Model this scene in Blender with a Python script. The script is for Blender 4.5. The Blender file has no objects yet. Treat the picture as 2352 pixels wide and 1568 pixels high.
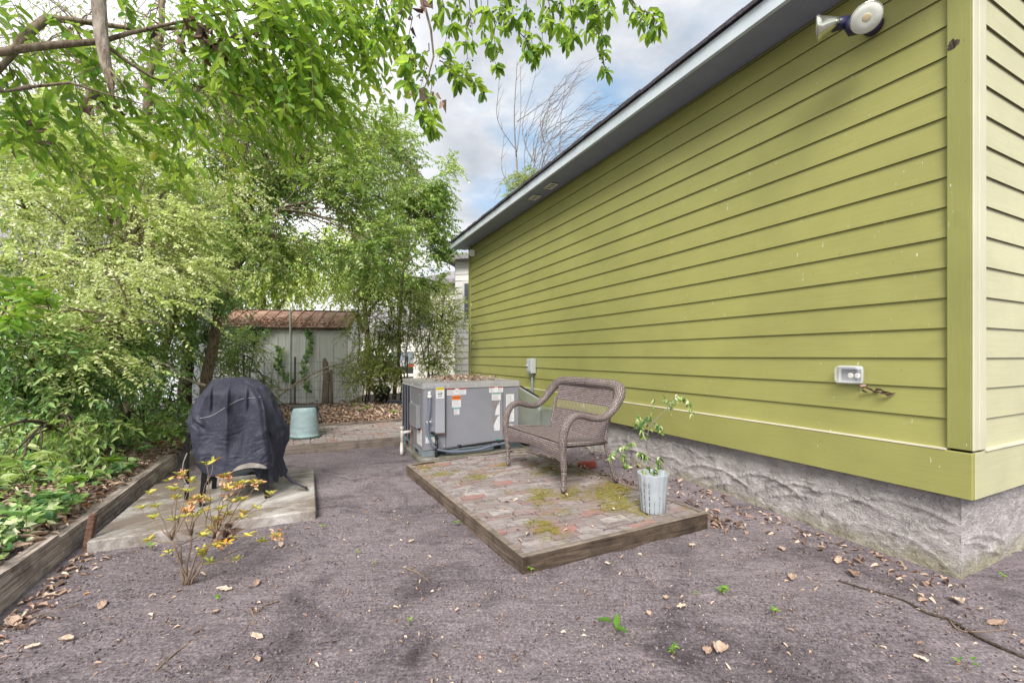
import bpy, math, random
import numpy as np
from mathutils import Vector, noise, Matrix
random.seed(7)
RNG = np.random.default_rng(11)
class _C:
    objects = bpy.context.scene.collection.objects
C = _C()
CLOUD_OFF = (6.06, 8.89, 0); SUN_E = 2.1; SUN_A = 28; EXPO = 1.48
PI = math.pi
V = Vector
F, CX, HY, H = 990.0, 1176.0, 817.0, 1.26
def at(px, py, Y):                     # measured photo point + measured distance -> world point
    return V(((px-CX)/F*Y, Y, H-(py-HY)/F*Y))
def gnd(px, py, z=0.0):                # photo point lying on a level z
    Y = (H-z)*F/(py-HY)
    return V(((px-CX)/F*Y, Y, z))
E1 = V((-.4298, .9029, 0)); E2 = V((.9029, .4298, 0)); UP = V((0,0,1))
def W(a, b, z=0.0): return E2*a + E1*b + UP*z     # yard frame: a across to the house, b along its wall
def sm(x, e0=0, e1=1):
    t = min(1, max(0, (x-e0)/(e1-e0))); return t*t*(3-2*t)
def gz(x, y):
    a = x*E2.x + y*E2.y; b = x*E1.x + y*E1.y
    h = .016*noise.noise(V((x*1.1, y*1.1, 0))) + .008*noise.noise(V((x*4, y*4, 3)))
    if b > 1.0 and a < 4: h += .03*sm(a, 2.9, 3.35)*sm(b, 1.6, 3.2)
    h -= .02*(1-sm(math.hypot(a-3.4, b-1.1), .3, 1.3))
    l = sm(-1.38-a, 0, .12)*.13 + sm(-1.5-a, 0, 1.5)*.14
    k = sm(b, 7.8, 8.0)*.10 + sm(b, 8, 9.6)*.08 - sm(b, 12, 15)*.2
    h += max(l*(1-sm(b, 12, 15)), k) if (a < 3.3 or b > 9.4) else 0
    h -= .02*sm(a, -1.32, -1.2)*(1-sm(a, 2.6, 2.9))*(1-sm(b,7.7,7.8))*sm(b,5.0,5.4)
    return h
BASE = {}
# ---------------------------------------------------------------- materials
def newmat(name):
    m = bpy.data.materials.new(name); m.use_nodes = True
    nt = m.node_tree; nt.nodes.clear()
    out = nt.nodes.new('ShaderNodeOutputMaterial')
    return m, nt, out
class N:                                # small node helper
    def __init__(s, nt): s.nt = nt
    def n(s, t, **kw):
        x = s.nt.nodes.new('ShaderNode'+t)
        for k, v in kw.items():
            if k.startswith('i_'):
                key = k[2:].replace('_', ' ')
                x.inputs[key if key in x.inputs else int(key)].default_value = v
            else: setattr(x, k, v)
        return x
    def l(s, a, b): s.nt.links.new(a, b)
    def ramp(s, fac, stops, interp='LINEAR'):
        r = s.n('ValToRGB'); e = r.color_ramp.elements; r.color_ramp.interpolation = interp
        while len(e) < len(stops): e.new(.5)
        for i, (p, c) in enumerate(stops):
            e[i].position = p; e[i].color = (*c, 1) if len(c) == 3 else c
        s.l(fac, r.inputs[0]); return r.outputs[0]
    def noise(s, vec, scale, detail=5, rough=.55, dist=0):
        x = s.n('TexNoise'); x.inputs['Scale'].default_value = scale; x.inputs['Detail'].default_value = detail
        x.inputs['Roughness'].default_value = rough; x.inputs['Distortion'].default_value = dist
        if vec is not None: s.l(vec, x.inputs['Vector'])
        return x.outputs[0]
    def mix(s, fac, a, b, mode='MIX'):
        x = s.n('Mix', data_type='RGBA', blend_type=mode)
        for sock, v in ((x.inputs[0], fac), (x.inputs[6], a), (x.inputs[7], b)):
            if hasattr(v, 'is_output') or isinstance(v, bpy.types.NodeSocket): s.l(v, sock)
            elif isinstance(v, (int, float)): sock.default_value = v
            else: sock.default_value = (*v, 1)
        return x.outputs[2]
    def math(s, op, a, b=0.0):
        x = s.n('Math', operation=op)
        for i, v in enumerate((a, b)):
            if isinstance(v, bpy.types.NodeSocket): s.l(v, x.inputs[i])
            else: x.inputs[i].default_value = v
        return x.outputs[0]
    def coord(s, kind='Object', scale=None, rot=None):
        c = s.n('TexCoord').outputs[kind]
        if scale or rot:
            m = s.n('Mapping')
            if scale: m.inputs['Scale'].default_value = scale
            if rot: m.inputs['Rotation'].default_value = rot
            s.l(c, m.inputs[0]); c = m.outputs[0]
        return c
    def bump(s, h, strength, dist=.01, prev=None):
        b = s.n('Bump'); b.inputs['Strength'].default_value = strength; b.inputs['Distance'].default_value = dist
        s.l(h, b.inputs['Height'])
        if prev is not None: s.l(prev, b.inputs['Normal'])
        return b.outputs[0]
    def bsdf(s, out, col, rough=.6, metal=0, spec=.4, normal=None):
        p = s.n('BsdfPrincipled')
        for k, v in (('Base Color', col), ('Roughness', rough), ('Metallic', metal), ('Specular IOR Level', spec)):
            if isinstance(v, bpy.types.NodeSocket): s.l(v, p.inputs[k])
            elif k == 'Base Color': p.inputs[k].default_value = (*v, 1)
            else: p.inputs[k].default_value = v
        if normal is not None: s.l(normal, p.inputs['Normal'])
        s.l(p.outputs[0], out.inputs[0]); return p
def m_plain(name, col, rough=.5, metal=0, var=.12, scale=6, bump=.0, bscale=60, spec=.4, dirt=None, stretch=None):
    m, nt, out = newmat(name); g = N(nt)
    c = g.coord('Object', scale=stretch)
    nz = g.noise(c, scale, 6, .6)
    lo = tuple(x*(1-var) for x in col); hi = tuple(min(1, x*(1+var)) for x in col)
    k = g.ramp(nz, [(.3, lo), (.7, hi)])
    if dirt:
        dm = g.ramp(g.noise(c, dirt[1], 8, .7), [(dirt[2], (0,0,0)), (dirt[2]+dirt[3], (1,1,1))])
        k = g.mix(dm, k, dirt[0])
    nn = g.bump(g.noise(c, bscale, 4), bump, .004) if bump else None
    g.bsdf(out, k, rough, metal, spec, nn); return m
def m_paint(name, col, worn, alongz=False):
    """painted board: faint brush grain, fine flecks and algae/dust patches"""
    m, nt, out = newmat(name); g = N(nt)
    c = g.coord('Object')
    mp = g.coord('Object', scale=(1.2, 1.2, 40) if not alongz else (40, 40, 1.5))
    grain = g.noise(mp, 3, 5, .6)
    k = g.ramp(g.noise(c, 1.6, 5, .6), [(.3, tuple(x*.88 for x in col)), (.7, tuple(x*1.1 for x in col))])
    k = g.mix(.22, k, g.ramp(grain, [(.3, tuple(x*.75 for x in col)), (.7, tuple(min(1,x*1.2) for x in col))]))
    st = g.coord('Object', scale=(30, 30, 6))
    fl = g.ramp(g.noise(st, 2.2, 3, .7), [(.70, (0,0,0)), (.715, (1,1,1))])
    fl2 = g.ramp(g.noise(c, 2.2, 2, .5), [(.48, (0,0,0)), (.56, (1,1,1))])
    k = g.mix(g.mix(1.0, fl, fl2, 'MULTIPLY'), k, (.62, .62, .5))
    sp = g.ramp(g.noise(c, 55, 2, .5), [(.76, (0,0,0)), (.79, (1,1,1))])
    k = g.mix(sp, k, worn)
    sp2 = g.ramp(g.noise(c, 3.2, 7, .75), [(.60, (0,0,0)), (.80, (.55,.55,.55))])
    k = g.mix(sp2, k, tuple(x*.62 for x in col))
    nn = g.bump(grain, .12, .003)
    nn = g.bump(g.noise(c, 3.5, 2), .15, .02, nn)
    g.bsdf(out, k, .55, 0, .35, nn); return m
def m_leaf(name, stops, trans=.35, rough=.42):
    m, nt, out = newmat(name); g = N(nt)
    a = g.n('Attribute', attribute_name='rnd')
    col = g.ramp(a.outputs['Fac'], stops)
    p = g.n('BsdfPrincipled'); g.l(col, p.inputs['Base Color']); p.inputs['Roughness'].default_value = rough
    p.inputs['Specular IOR Level'].default_value = .45
    t = g.n('BsdfTranslucent')
    tc = g.mix(.5, col, (.60, .78, .10), 'MIX') if trans > .3 else col
    g.l(tc, t.inputs['Color'])
    mx = g.n('MixShader'); mx.inputs[0].default_value = trans
    g.l(p.outputs[0], mx.inputs[1]); g.l(t.outputs[0], mx.inputs[2]); g.l(mx.outputs[0], out.inputs[0])
    return m
def m_bark(name, c1, c2, scale=(9, 9, 2)):
    m, nt, out = newmat(name); g = N(nt)
    c = g.coord('Object', scale=scale)
    nz = g.noise(c, 4, 8, .7, .6)
    k = g.ramp(nz, [(.35, c1), (.62, c2)])
    g.bsdf(out, k, .9, 0, .15, g.bump(nz, .8, .02)); return m
def m_wood(name, c1, c2, ax, strength=.5):
    m, nt, out = newmat(name); g = N(nt)
    # grain direction given by ax = rotation about z
    c = g.coord('Object', scale=(1, 1, 1), rot=(0, 0, -ax))
    mp = g.n('Mapping'); g.l(c, mp.inputs[0]); mp.inputs['Scale'].default_value = (1.6, 38, 38)
    nz = g.noise(mp.outputs[0], 1.6, 8, .7, .4)
    k = g.ramp(nz, [(.36, c1), (.6, c2)])
    blot = g.ramp(g.noise(g.coord('Object'), 5, 7, .7), [(.46, (0,0,0)), (.68, (.75,.75,.75))])
    k = g.mix(blot, k, tuple(x*.4 for x in c1))
    g.bsdf(out, k, .85, 0, .2, g.bump(nz, strength, .006)); return m
def m_ground():
    m, nt, out = newmat('dirt'); g = N(nt)
    c = g.coord('Object')
    big = g.noise(c, .9, 6, .6)
    k = g.ramp(big, [(.34, (.060, .047, .056)), (.48, (.150, .123, .139)), (.66, (.300, .256, .283))])
    drag = g.n('Mapping'); g.l(c, drag.inputs[0]); drag.inputs['Rotation'].default_value = (0, 0, -.45); drag.inputs['Scale'].default_value = (3, 24, 10)
    dn = g.noise(drag.outputs[0], 1, 7, .75, 1.2)
    k = g.mix(.5, k, g.ramp(dn, [(.36, (.032, .025, .031)), (.62, (.30, .255, .280))]))
    fine = g.noise(c, 75, 6, .8)
    k = g.mix(.45, k, g.ramp(fine, [(.36, (.030, .024, .030)), (.48, (.17, .143, .158)), (.64, (.54, .475, .50))]), 'MIX')
    vor = g.n('TexVoronoi'); g.l(c, vor.inputs['Vector']); vor.inputs['Scale'].default_value = 60
    grit = g.ramp(vor.outputs['Distance'], [(.10, (1,1,1)), (.15, (0,0,0))])
    sel = g.ramp(vor.outputs['Color'], [(.86, (0,0,0)), (.88, (1,1,1))])
    k = g.mix(g.mix(1.0, grit, sel, 'MULTIPLY'), k, (.45, .40, .36))
    damp = g.ramp(g.noise(c, 1.7, 8, .72, .8), [(.50, (0,0,0)), (.68, (.8,.8,.8))])
    k = g.mix(damp, k, (.042, .032, .040))
    nn = g.bump(dn, .45, .02); nn = g.bump(g.noise(c, 45, 6, .75), .75, .012, nn); nn = g.bump(fine, .6, .004, nn)
    g.bsdf(out, k, .95, 0, .15, nn); return m
def m_stucco():
    m, nt, out = newmat('stucco'); g = N(nt)
    c = g.coord('Object')
    w = g.n('TexWave', wave_type='RINGS', rings_direction='SPHERICAL'); g.l(c, w.inputs['Vector'])
    w.inputs['Scale'].default_value = 1.3; w.inputs['Distortion'].default_value = 9; w.inputs['Detail'].default_value = 4; w.inputs['Detail Scale'].default_value = 1.1
    nz = g.noise(c, 5, 8, .65, 1.2)
    k = g.ramp(nz, [(.30, (.34, .315, .32)), (.5, (.46, .432, .437)), (.72, (.58, .55, .55))])
    sepz = g.n('SeparateXYZ'); g.l(c, sepz.inputs[0])
    damp = g.ramp(g.math('ADD', g.math('MULTIPLY', sepz.outputs[2], 2.2), g.math('MULTIPLY', nz, .7)), [(.36, (.8,.8,.8)), (.62, (0,0,0))])
    k = g.mix(damp, k, (.33, .30, .21))
    crk = g.n('TexVoronoi', feature='DISTANCE_TO_EDGE'); wn = g.n('VectorMath', operation='ADD')
    nv = g.n('TexNoise'); g.l(c, nv.inputs['Vector']); nv.inputs['Scale'].default_value = 3.5
    g.l(c, wn.inputs[0]); g.l(nv.outputs['Color'], wn.inputs[1]); g.l(wn.outputs[0], crk.inputs['Vector']); crk.inputs['Scale'].default_value = 2.6
    cl = g.ramp(crk.outputs['Distance'], [(.0, (0,0,0)), (.05, (1,1,1))])
    rid = g.noise(g.coord('Object', scale=(1,1,1.6)), 34, 5, .6, 1.5)
    nn = g.bump(cl, .25, .02); nn = g.bump(w.outputs[0], .9, .03, nn); nn = g.bump(rid, 1.0, .025, nn); nn = g.bump(g.noise(c, 110, 3, .6), .8, .006, nn)
    g.bsdf(out, k, .92, 0, .15, nn); return m
def m_concrete(name, a, b, stain):
    m, nt, out = newmat(name); g = N(nt)
    c = g.coord('Object')
    k = g.ramp(g.noise(c, 3, 9, .7), [(.35, a), (.65, b)])
    k = g.mix(.3, k, g.ramp(g.noise(c, 70, 5, .7), [(.35, tuple(x*.4 for x in a)), (.65, tuple(min(1,x*1.3) for x in b))]))
    s = g.ramp(g.noise(c, 1.6, 8, .72, .8), [(.36, (0,0,0)), (.54, (.9,.9,.9))])
    k = g.mix(s, k, stain)
    g.bsdf(out, k, .9, 0, .2, g.bump(g.noise(c, 60, 6, .7), .5, .006)); return m
def m_brick(mosslvl, name, grey):
    m, nt, out = newmat(name); g = N(nt)
    a = g.n('Attribute', attribute_name='rnd')
    c = g.coord('Object')
    k = g.ramp(a.outputs['Fac'], [(0, (.40, .18, .15)), (.10, (.32, .205, .19)), (.35, (.28, .225, .225)), (.75, (.34, .305, .305)), (1, (.44, .40, .395))])
    dirt = g.ramp(g.noise(c, 7, 9, .72, .5), [(.36, (0,0,0)), (.60, (1,1,1))])
    k = g.mix(g.mix(.78, (0,0,0), dirt), k, grey)
    drk = g.ramp(g.noise(g.coord('Object', rot=(0,0,-.47), scale=(3,12,5)), 4, 7, .7), [(.5, (0,0,0)), (.66, (.75,.75,.75))])
    k = g.mix(drk, k, (.065, .055, .055))
    mo = g.ramp(g.math('ADD', g.noise(c, 1.9, 4, .6), g.math('MULTIPLY', g.noise(c, 22, 6, .75), .46)), [(mosslvl, (0,0,0)), (mosslvl+.11, (.85,.85,.85))])
    k = g.mix(mo, k, g.ramp(g.noise(c, 50, 4, .7), [(.35, (.07, .06, .006)), (.65, (.29, .25, .035))]))
    nn = g.bump(g.noise(c, 60, 6, .75), .7, .008)
    g.bsdf(out, k, .92, 0, .15, nn); return m
def m_weave(name, light, dark, bw=.026, rh=.012):
    m, nt, out = newmat(name); g = N(nt)
    c = g.n('TexCoord').outputs['UV']
    b = g.n('TexBrick'); g.l(c, b.inputs['Vector']); b.inputs['Scale'].default_value = 1
    b.inputs['Brick Width'].default_value = bw; b.inputs['Row Height'].default_value = rh; b.inputs['Mortar Size'].default_value = rh*.17
    b.inputs['Mortar Smooth'].default_value = .6; b.offset = .5
    b.inputs['Color1'].default_value = (*light, 1); b.inputs['Color2'].default_value = (*[x*.62 for x in light], 1); b.inputs['Mortar'].default_value = (*dark, 1)
    k = g.mix(.18, b.outputs['Color'], g.ramp(g.noise(g.coord('Object'), 40, 4), [(.3, dark), (.7, light)]))
    inv = g.math('SUBTRACT', 1.0, b.outputs['Fac'])
    g.bsdf(out, k, .55, 0, .4, g.bump(inv, 1.0, .008)); return m
def m_siding_far(name, col):
    return m_plain(name, col, .6, 0, .05, 3)
def m_rust(name):
    m, nt, out = newmat(name); g = N(nt)
    c = g.coord('Object')
    k = g.ramp(g.noise(c, 2.5, 8, .7), [(.3, (.24, .13, .09)), (.55, (.44, .27, .20)), (.75, (.60, .45, .36))])
    k = g.mix(g.ramp(g.noise(c, 8, 8, .7), [(.5, (0,0,0)), (.62, (.7,.7,.7))]), k, (.10, .06, .05))
    g.bsdf(out, k, .75, .2, .3); return m
def m_cloth():
    m, nt, out = newmat('cover_cloth'); g = N(nt)
    c = g.coord('Object')
    nz = g.noise(c, 9, 7, .65, .8)
    k = g.ramp(g.noise(c, 3, 6, .6), [(.3, (.020, .022, .040)), (.7, (.052, .053, .082))])
    k = g.mix(g.ramp(g.noise(c, 14, 8, .75), [(.60, (0,0,0)), (.8, (.5,.5,.5))]), k, (.17, .16, .17))
    nn = g.bump(g.noise(g.coord('Object', scale=(1,1,.8)), 22, 5, .6, 1.2), .35, .02); nn = g.bump(nz, .3, .02, nn)
    g.bsdf(out, k, .6, 0, .35, nn); return m
def m_glass(name, col=(.9,.92,.95), rough=.08, alpha=.35):
    m, nt, out = newmat(name); g = N(nt)
    p = g.bsdf(out, col, rough, 0, .5); p.inputs['Alpha'].default_value = alpha; return m
M = {}
M['dirt'] = m_ground(); M['stucco'] = m_stucco()
M['green'] = m_paint('green_paint', (.285, .285, .092), (.08, .07, .03))
M['green_v'] = m_paint('green_trim_paint', (.250, .255, .078), (.08, .07, .03), True)
M['pale'] = m_paint('sunlit_green_copy', (.45, .44, .28), (.12, .11, .05))  # same green as the main wall, lightened to paint in the end wall's bright light
M['pale_v'] = m_paint('sunlit_trim_copy', (.50, .485, .36), (.10, .09, .03), True)  # end wall trim, its bright light likewise painted into the colour
M['lap_shade'] = m_plain('painted_lap_shade', (.12, .12, .05), .8, 0, .3, 8)  # dark tone on board undersides paints in the shadow line below each lap
M['cap'] = m_plain('weathered_flashing', (.62, .58, .46), .6)
M['fascia'] = m_plain('pale_blue_grey_fascia_paint', (.52, .58, .64), .5, 0, .06)
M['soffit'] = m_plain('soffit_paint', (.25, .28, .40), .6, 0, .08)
M['shingle'] = m_plain('dark_shingle', (.062, .055, .066), .95, 0, .4, 30, .8, 90)
M['white'] = m_plain('white_plastic', (.78, .78, .76), .35, 0, .04)
M['vent'] = m_plain('vent_plastic', (.80, .80, .78), .5, 0, .05)
M['blackplastic'] = m_plain('dark_plastic', (.02, .022, .035), .4)
M['navy'] = m_plain('dark_blue_plastic', (.025, .026, .07), .35)
M['acmetal'] = m_plain('grey_painted_steel', (.285, .290, .335), .42, .15, .10, 2.0, .05, 30, dirt=((.14,.10,.08), 4, .72, .1))
M['acside'] = m_plain('grey_painted_steel_side', (.265, .262, .285), .5, .15, .12, 2.0, .05, 30, dirt=((.16,.11,.09), 5, .66, .12))
M['aclight'] = m_plain('grey_steel_cover', (.40, .41, .47), .4, .15, .08, 3)
M['actop'] = m_plain('dusty_grey_lid', (.40, .38, .37), .55, .2, .2, 8, dirt=((.22,.17,.14), 9, .5, .2))
M['actrim'] = m_plain('lid_edge', (.46, .45, .47), .4, .3, .1, 5)
M['acbase'] = m_plain('base_rail', (.27, .32, .36), .5, .4, .2, 6)
M['dark'] = m_plain('dark_gap', (.02, .02, .022), .7)
M['pipewhite'] = m_plain('white_pipe', (.66, .63, .60), .45, 0, .12, 12)
M['pipeblack'] = m_plain('black_iron_pipe', (.022, .022, .026), .45, .2, .3, 20)
M['conduit'] = m_plain('blue_grey_conduit', (.145, .17, .23), .4, 0, .12, 10)
M['boxgrey'] = m_plain('grey_metal_box', (.50, .53, .56), .45, .3, .06)
M['copper'] = m_plain('copper_line', (.35, .13, .08), .45, .6)
M['galv'] = m_plain('galvanised_steel', (.50, .56, .52), .30, .75, .2, 4)
M['sticker'] = m_plain('sticker_white', (.74, .74, .77), .4, 0, .03)
M['sred'] = m_plain('sticker_red', (.55, .06, .04), .4); M['sorange'] = m_plain('sticker_orange', (.80, .19, .03), .4)
M['syellow'] = m_plain('sticker_yellow', (.80, .62, .04), .4); M['sgreen'] = m_plain('sticker_green', (.03, .28, .19), .4)
M['sblue'] = m_plain('sticker_teal', (.22, .52, .58), .4)
M['ink'] = m_plain('printed_ink', (.06, .06, .07), .6); M['inkg'] = m_plain('printed_grey', (.30, .30, .34), .6)
M['weave'] = m_weave('wicker_weave', (.34, .275, .275), (.025, .016, .018), .040, .018)
M['weave2'] = m_weave('wicker_braid', (.32, .26, .255), (.025, .016, .018), .050, .020)
M['strand'] = m_plain('wicker_strand', (.36, .31, .28), .5, 0, .2, 30)
M['brick'] = m_brick(.765, 'mossy_patio_brick', (.225, .195, .195)); M['brickp'] = m_brick(.95, 'dusty_path_brick', (.40, .35, .33))
M['redbrick'] = m_plain('red_brick', (.26, .06, .045), .85, 0, .25, 30, .5, 80)
M['mortar'] = m_plain('dirt_joint', (.045, .036, .032), .95, 0, .4, 40, .6, 90)
M['slab'] = m_concrete('slab_concrete', (.40, .38, .37), (.60, .58, .57), (.16, .125, .10))
M['pad'] = m_concrete('pad_concrete', (.22, .21, .20), (.36, .35, .33), (.12, .11, .08))
M['drive'] = m_plain('pale_driveway', (.62, .56, .50), .9, 0, .1, 1)
ANG = math.atan2(E1.y, E1.x); ANG2 = math.atan2(E2.y, E2.x)
M['tim1'] = m_wood('weathered_timber', (.17, .13, .115), (.56, .48, .44), ANG, .8)
M['tim1d'] = m_wood('dark_timber', (.035, .025, .02), (.13, .095, .07), ANG2+.03, .8)
M['tim1e'] = m_wood('dark_timber_long', (.05, .036, .03), (.19, .145, .115), ANG+.06, .8)
M['timp'] = m_wood('path_timber', (.14, .11, .09), (.30, .25, .22), ANG2, .5)
M['stake'] = m_wood('stake_wood', (.09, .05, .035), (.22, .13, .10), 0, .4)
M['log'] = m_bark('rotting_log', (.09, .065, .05), (.34, .28, .24), (14, 3, 14))
M['bark'] = m_bark('brown_bark', (.10, .075, .05), (.30, .245, .18)); M['barkl'] = m_bark('pale_bark', (.16, .12, .09), (.52, .46, .39))
M['barkd'] = m_bark('dark_bark', (.035, .026, .02), (.13, .10, .08)); M['twig'] = m_plain('twig', (.20, .14, .10), .8, 0, .3, 8)
M['twigg'] = m_plain('grey_twig', (.22, .20, .19), .8, 0, .2, 8)
M['rust'] = m_rust('rusty_roof'); M['shed'] = m_plain('grey_shed_steel', (.78, .78, .79), .55, .15, .10, 1.3, dirt=((.30,.31,.24), 2.4, .62, .2))
M['cloth'] = m_cloth(); M['fmetal'] = m_plain('black_frame_steel', (.015, .015, .018), .4, .4)
M['patch'] = m_plain('worn_lining', (.30, .27, .25), .7, 0, .3, 25, .3)
M['tub'] = m_plain('faded_turquoise_plastic', (.38, .50, .53), .55, 0, .18, 7, .15, 40, dirt=((.34,.55,.58), 6, .56, .1), stretch=(1,1,2.5))
M['tubrim'] = m_plain('dull_green_plastic', (.10, .15, .14), .5)
M['sheet'] = m_plain('black_rubber_sheet', (.03, .03, .036), .5, 0, .3, 10, .4, 20)
M['pot'] = m_plain('white_planter_plastic', (.35, .38, .42), .5, 0, .12, 7, dirt=((.22,.22,.21), 9, .55, .15))
M['potstain'] = m_plain('peeled_dark_planter', (.03, .033, .045), .6, 0, .4, 50)
M['soil'] = m_plain('potting_soil', (.09, .055, .04), .95, 0, .4, 50, .8, 80)
M['wsiding'] = m_plain('white_siding', (.80, .78, .76), .6, 0, .04, 2); M['wsiding2'] = m_plain('blue_grey_siding', (.60, .64, .70), .6, 0, .04, 2)
M['roofg'] = m_plain('grey_roof', (.26, .24, .27), .9, 0, .2, 12); M['glassd'] = m_plain('window_glass', (.12, .14, .17), .1, 0, .1)
M['carsilver'] = m_plain('silver_car_paint', (.55, .57, .62), .25, .5, .03); M['cardark'] = m_plain('charcoal_car_paint', (.06, .06, .075), .25, .3, .03)
M['tyre'] = m_plain('tyre_rubber', (.02, .02, .02), .8)
M['nursery'] = m_plain('black_nursery_plastic', (.02, .022, .032), .5)
M['wire'] = m_plain('rusty_wire', (.14, .12, .11), .6, .4)
M['clear'] = m_glass('clear_plastic', (.80, .82, .86), .12, .24)
M['lens'] = m_plain('frosted_lens', (.62, .65, .60), .25, 0, .10, 20); M['chip'] = m_plain('amber_lamp_chip', (.58, .50, .32), .4)
M['chrome'] = m_plain('chrome_reflector', (.60, .62, .52), .18, .9, .1, 9)
# leaf colour ranges
M['lf_laurel'] = m_leaf('laurel_leaf', [(0, (.018, .075, .025)), (.25, (.06, .18, .03)), (.6, (.22, .42, .045)), (.88, (.46, .62, .08)), (1, (.64, .58, .10))], .5)
M['lf_light'] = m_leaf('privet_leaf_light', [(0, (.10, .20, .05)), (.25, (.34, .48, .12)), (.65, (.72, .78, .38)), (1, (.93, .93, .74))], .45)
M['lf_mid'] = m_leaf('privet_leaf_mid', [(0, (.025, .09, .045)), (.28, (.09, .22, .075)), (.62, (.32, .48, .12)), (.85, (.66, .74, .36)), (1, (.86, .88, .68))], .45, .3)
M['lf_dark'] = m_leaf('glossy_dark_leaf', [(0, (.05, .15, .07)), (.5, (.16, .33, .12)), (1, (.42, .58, .24))], .35, .3)
M['lf_far'] = m_leaf('far_leaf', [(0, (.28, .42, .10)), (.5, (.55, .68, .20)), (1, (.88, .90, .50))], .5)
M['lf_bright'] = m_leaf('seedling_leaf', [(0, (.07, .20, .03)), (.5, (.20, .42, .04)), (1, (.42, .62, .10))], .40)
M['lf_ivy'] = m_leaf('ivy_leaf', [(0, (.06, .16, .06)), (.45, (.18, .36, .10)), (.8, (.42, .60, .19)), (1, (.74, .80, .50))], .28, .35)
M['lf_olive'] = m_leaf('narrow_olive_leaf', [(0, (.20, .14, .08)), (.2, (.18, .24, .07)), (.7, (.40, .48, .14)), (1, (.66, .68, .30))], .4)
M['lf_brown'] = m_leaf('dead_leaf', [(0, (.07, .04, .034)), (.3, (.22, .135, .105)), (.7, (.50, .36, .28)), (.93, (.70, .58, .47)), (1, (.52, .24, .10))], .1, .7)
M['lf_azalea'] = m_leaf('azalea_leaf', [(0, (.24, .30, .05)), (.5, (.55, .52, .10)), (.85, (.72, .58, .12)), (1, (.75, .36, .05))], .3, .5)
M['petal'] = m_leaf('withered_orange_petal', [(0, (.55, .27, .15)), (.6, (.80, .46, .26)), (1, (.88, .66, .42))], .3, .6)
M['chipmat'] = m_leaf('ground_chips', [(0, (.05, .04, .04)), (.5, (.20, .16, .14)), (.8, (.40, .30, .24)), (1, (.62, .56, .50))], .0, .8)
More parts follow.
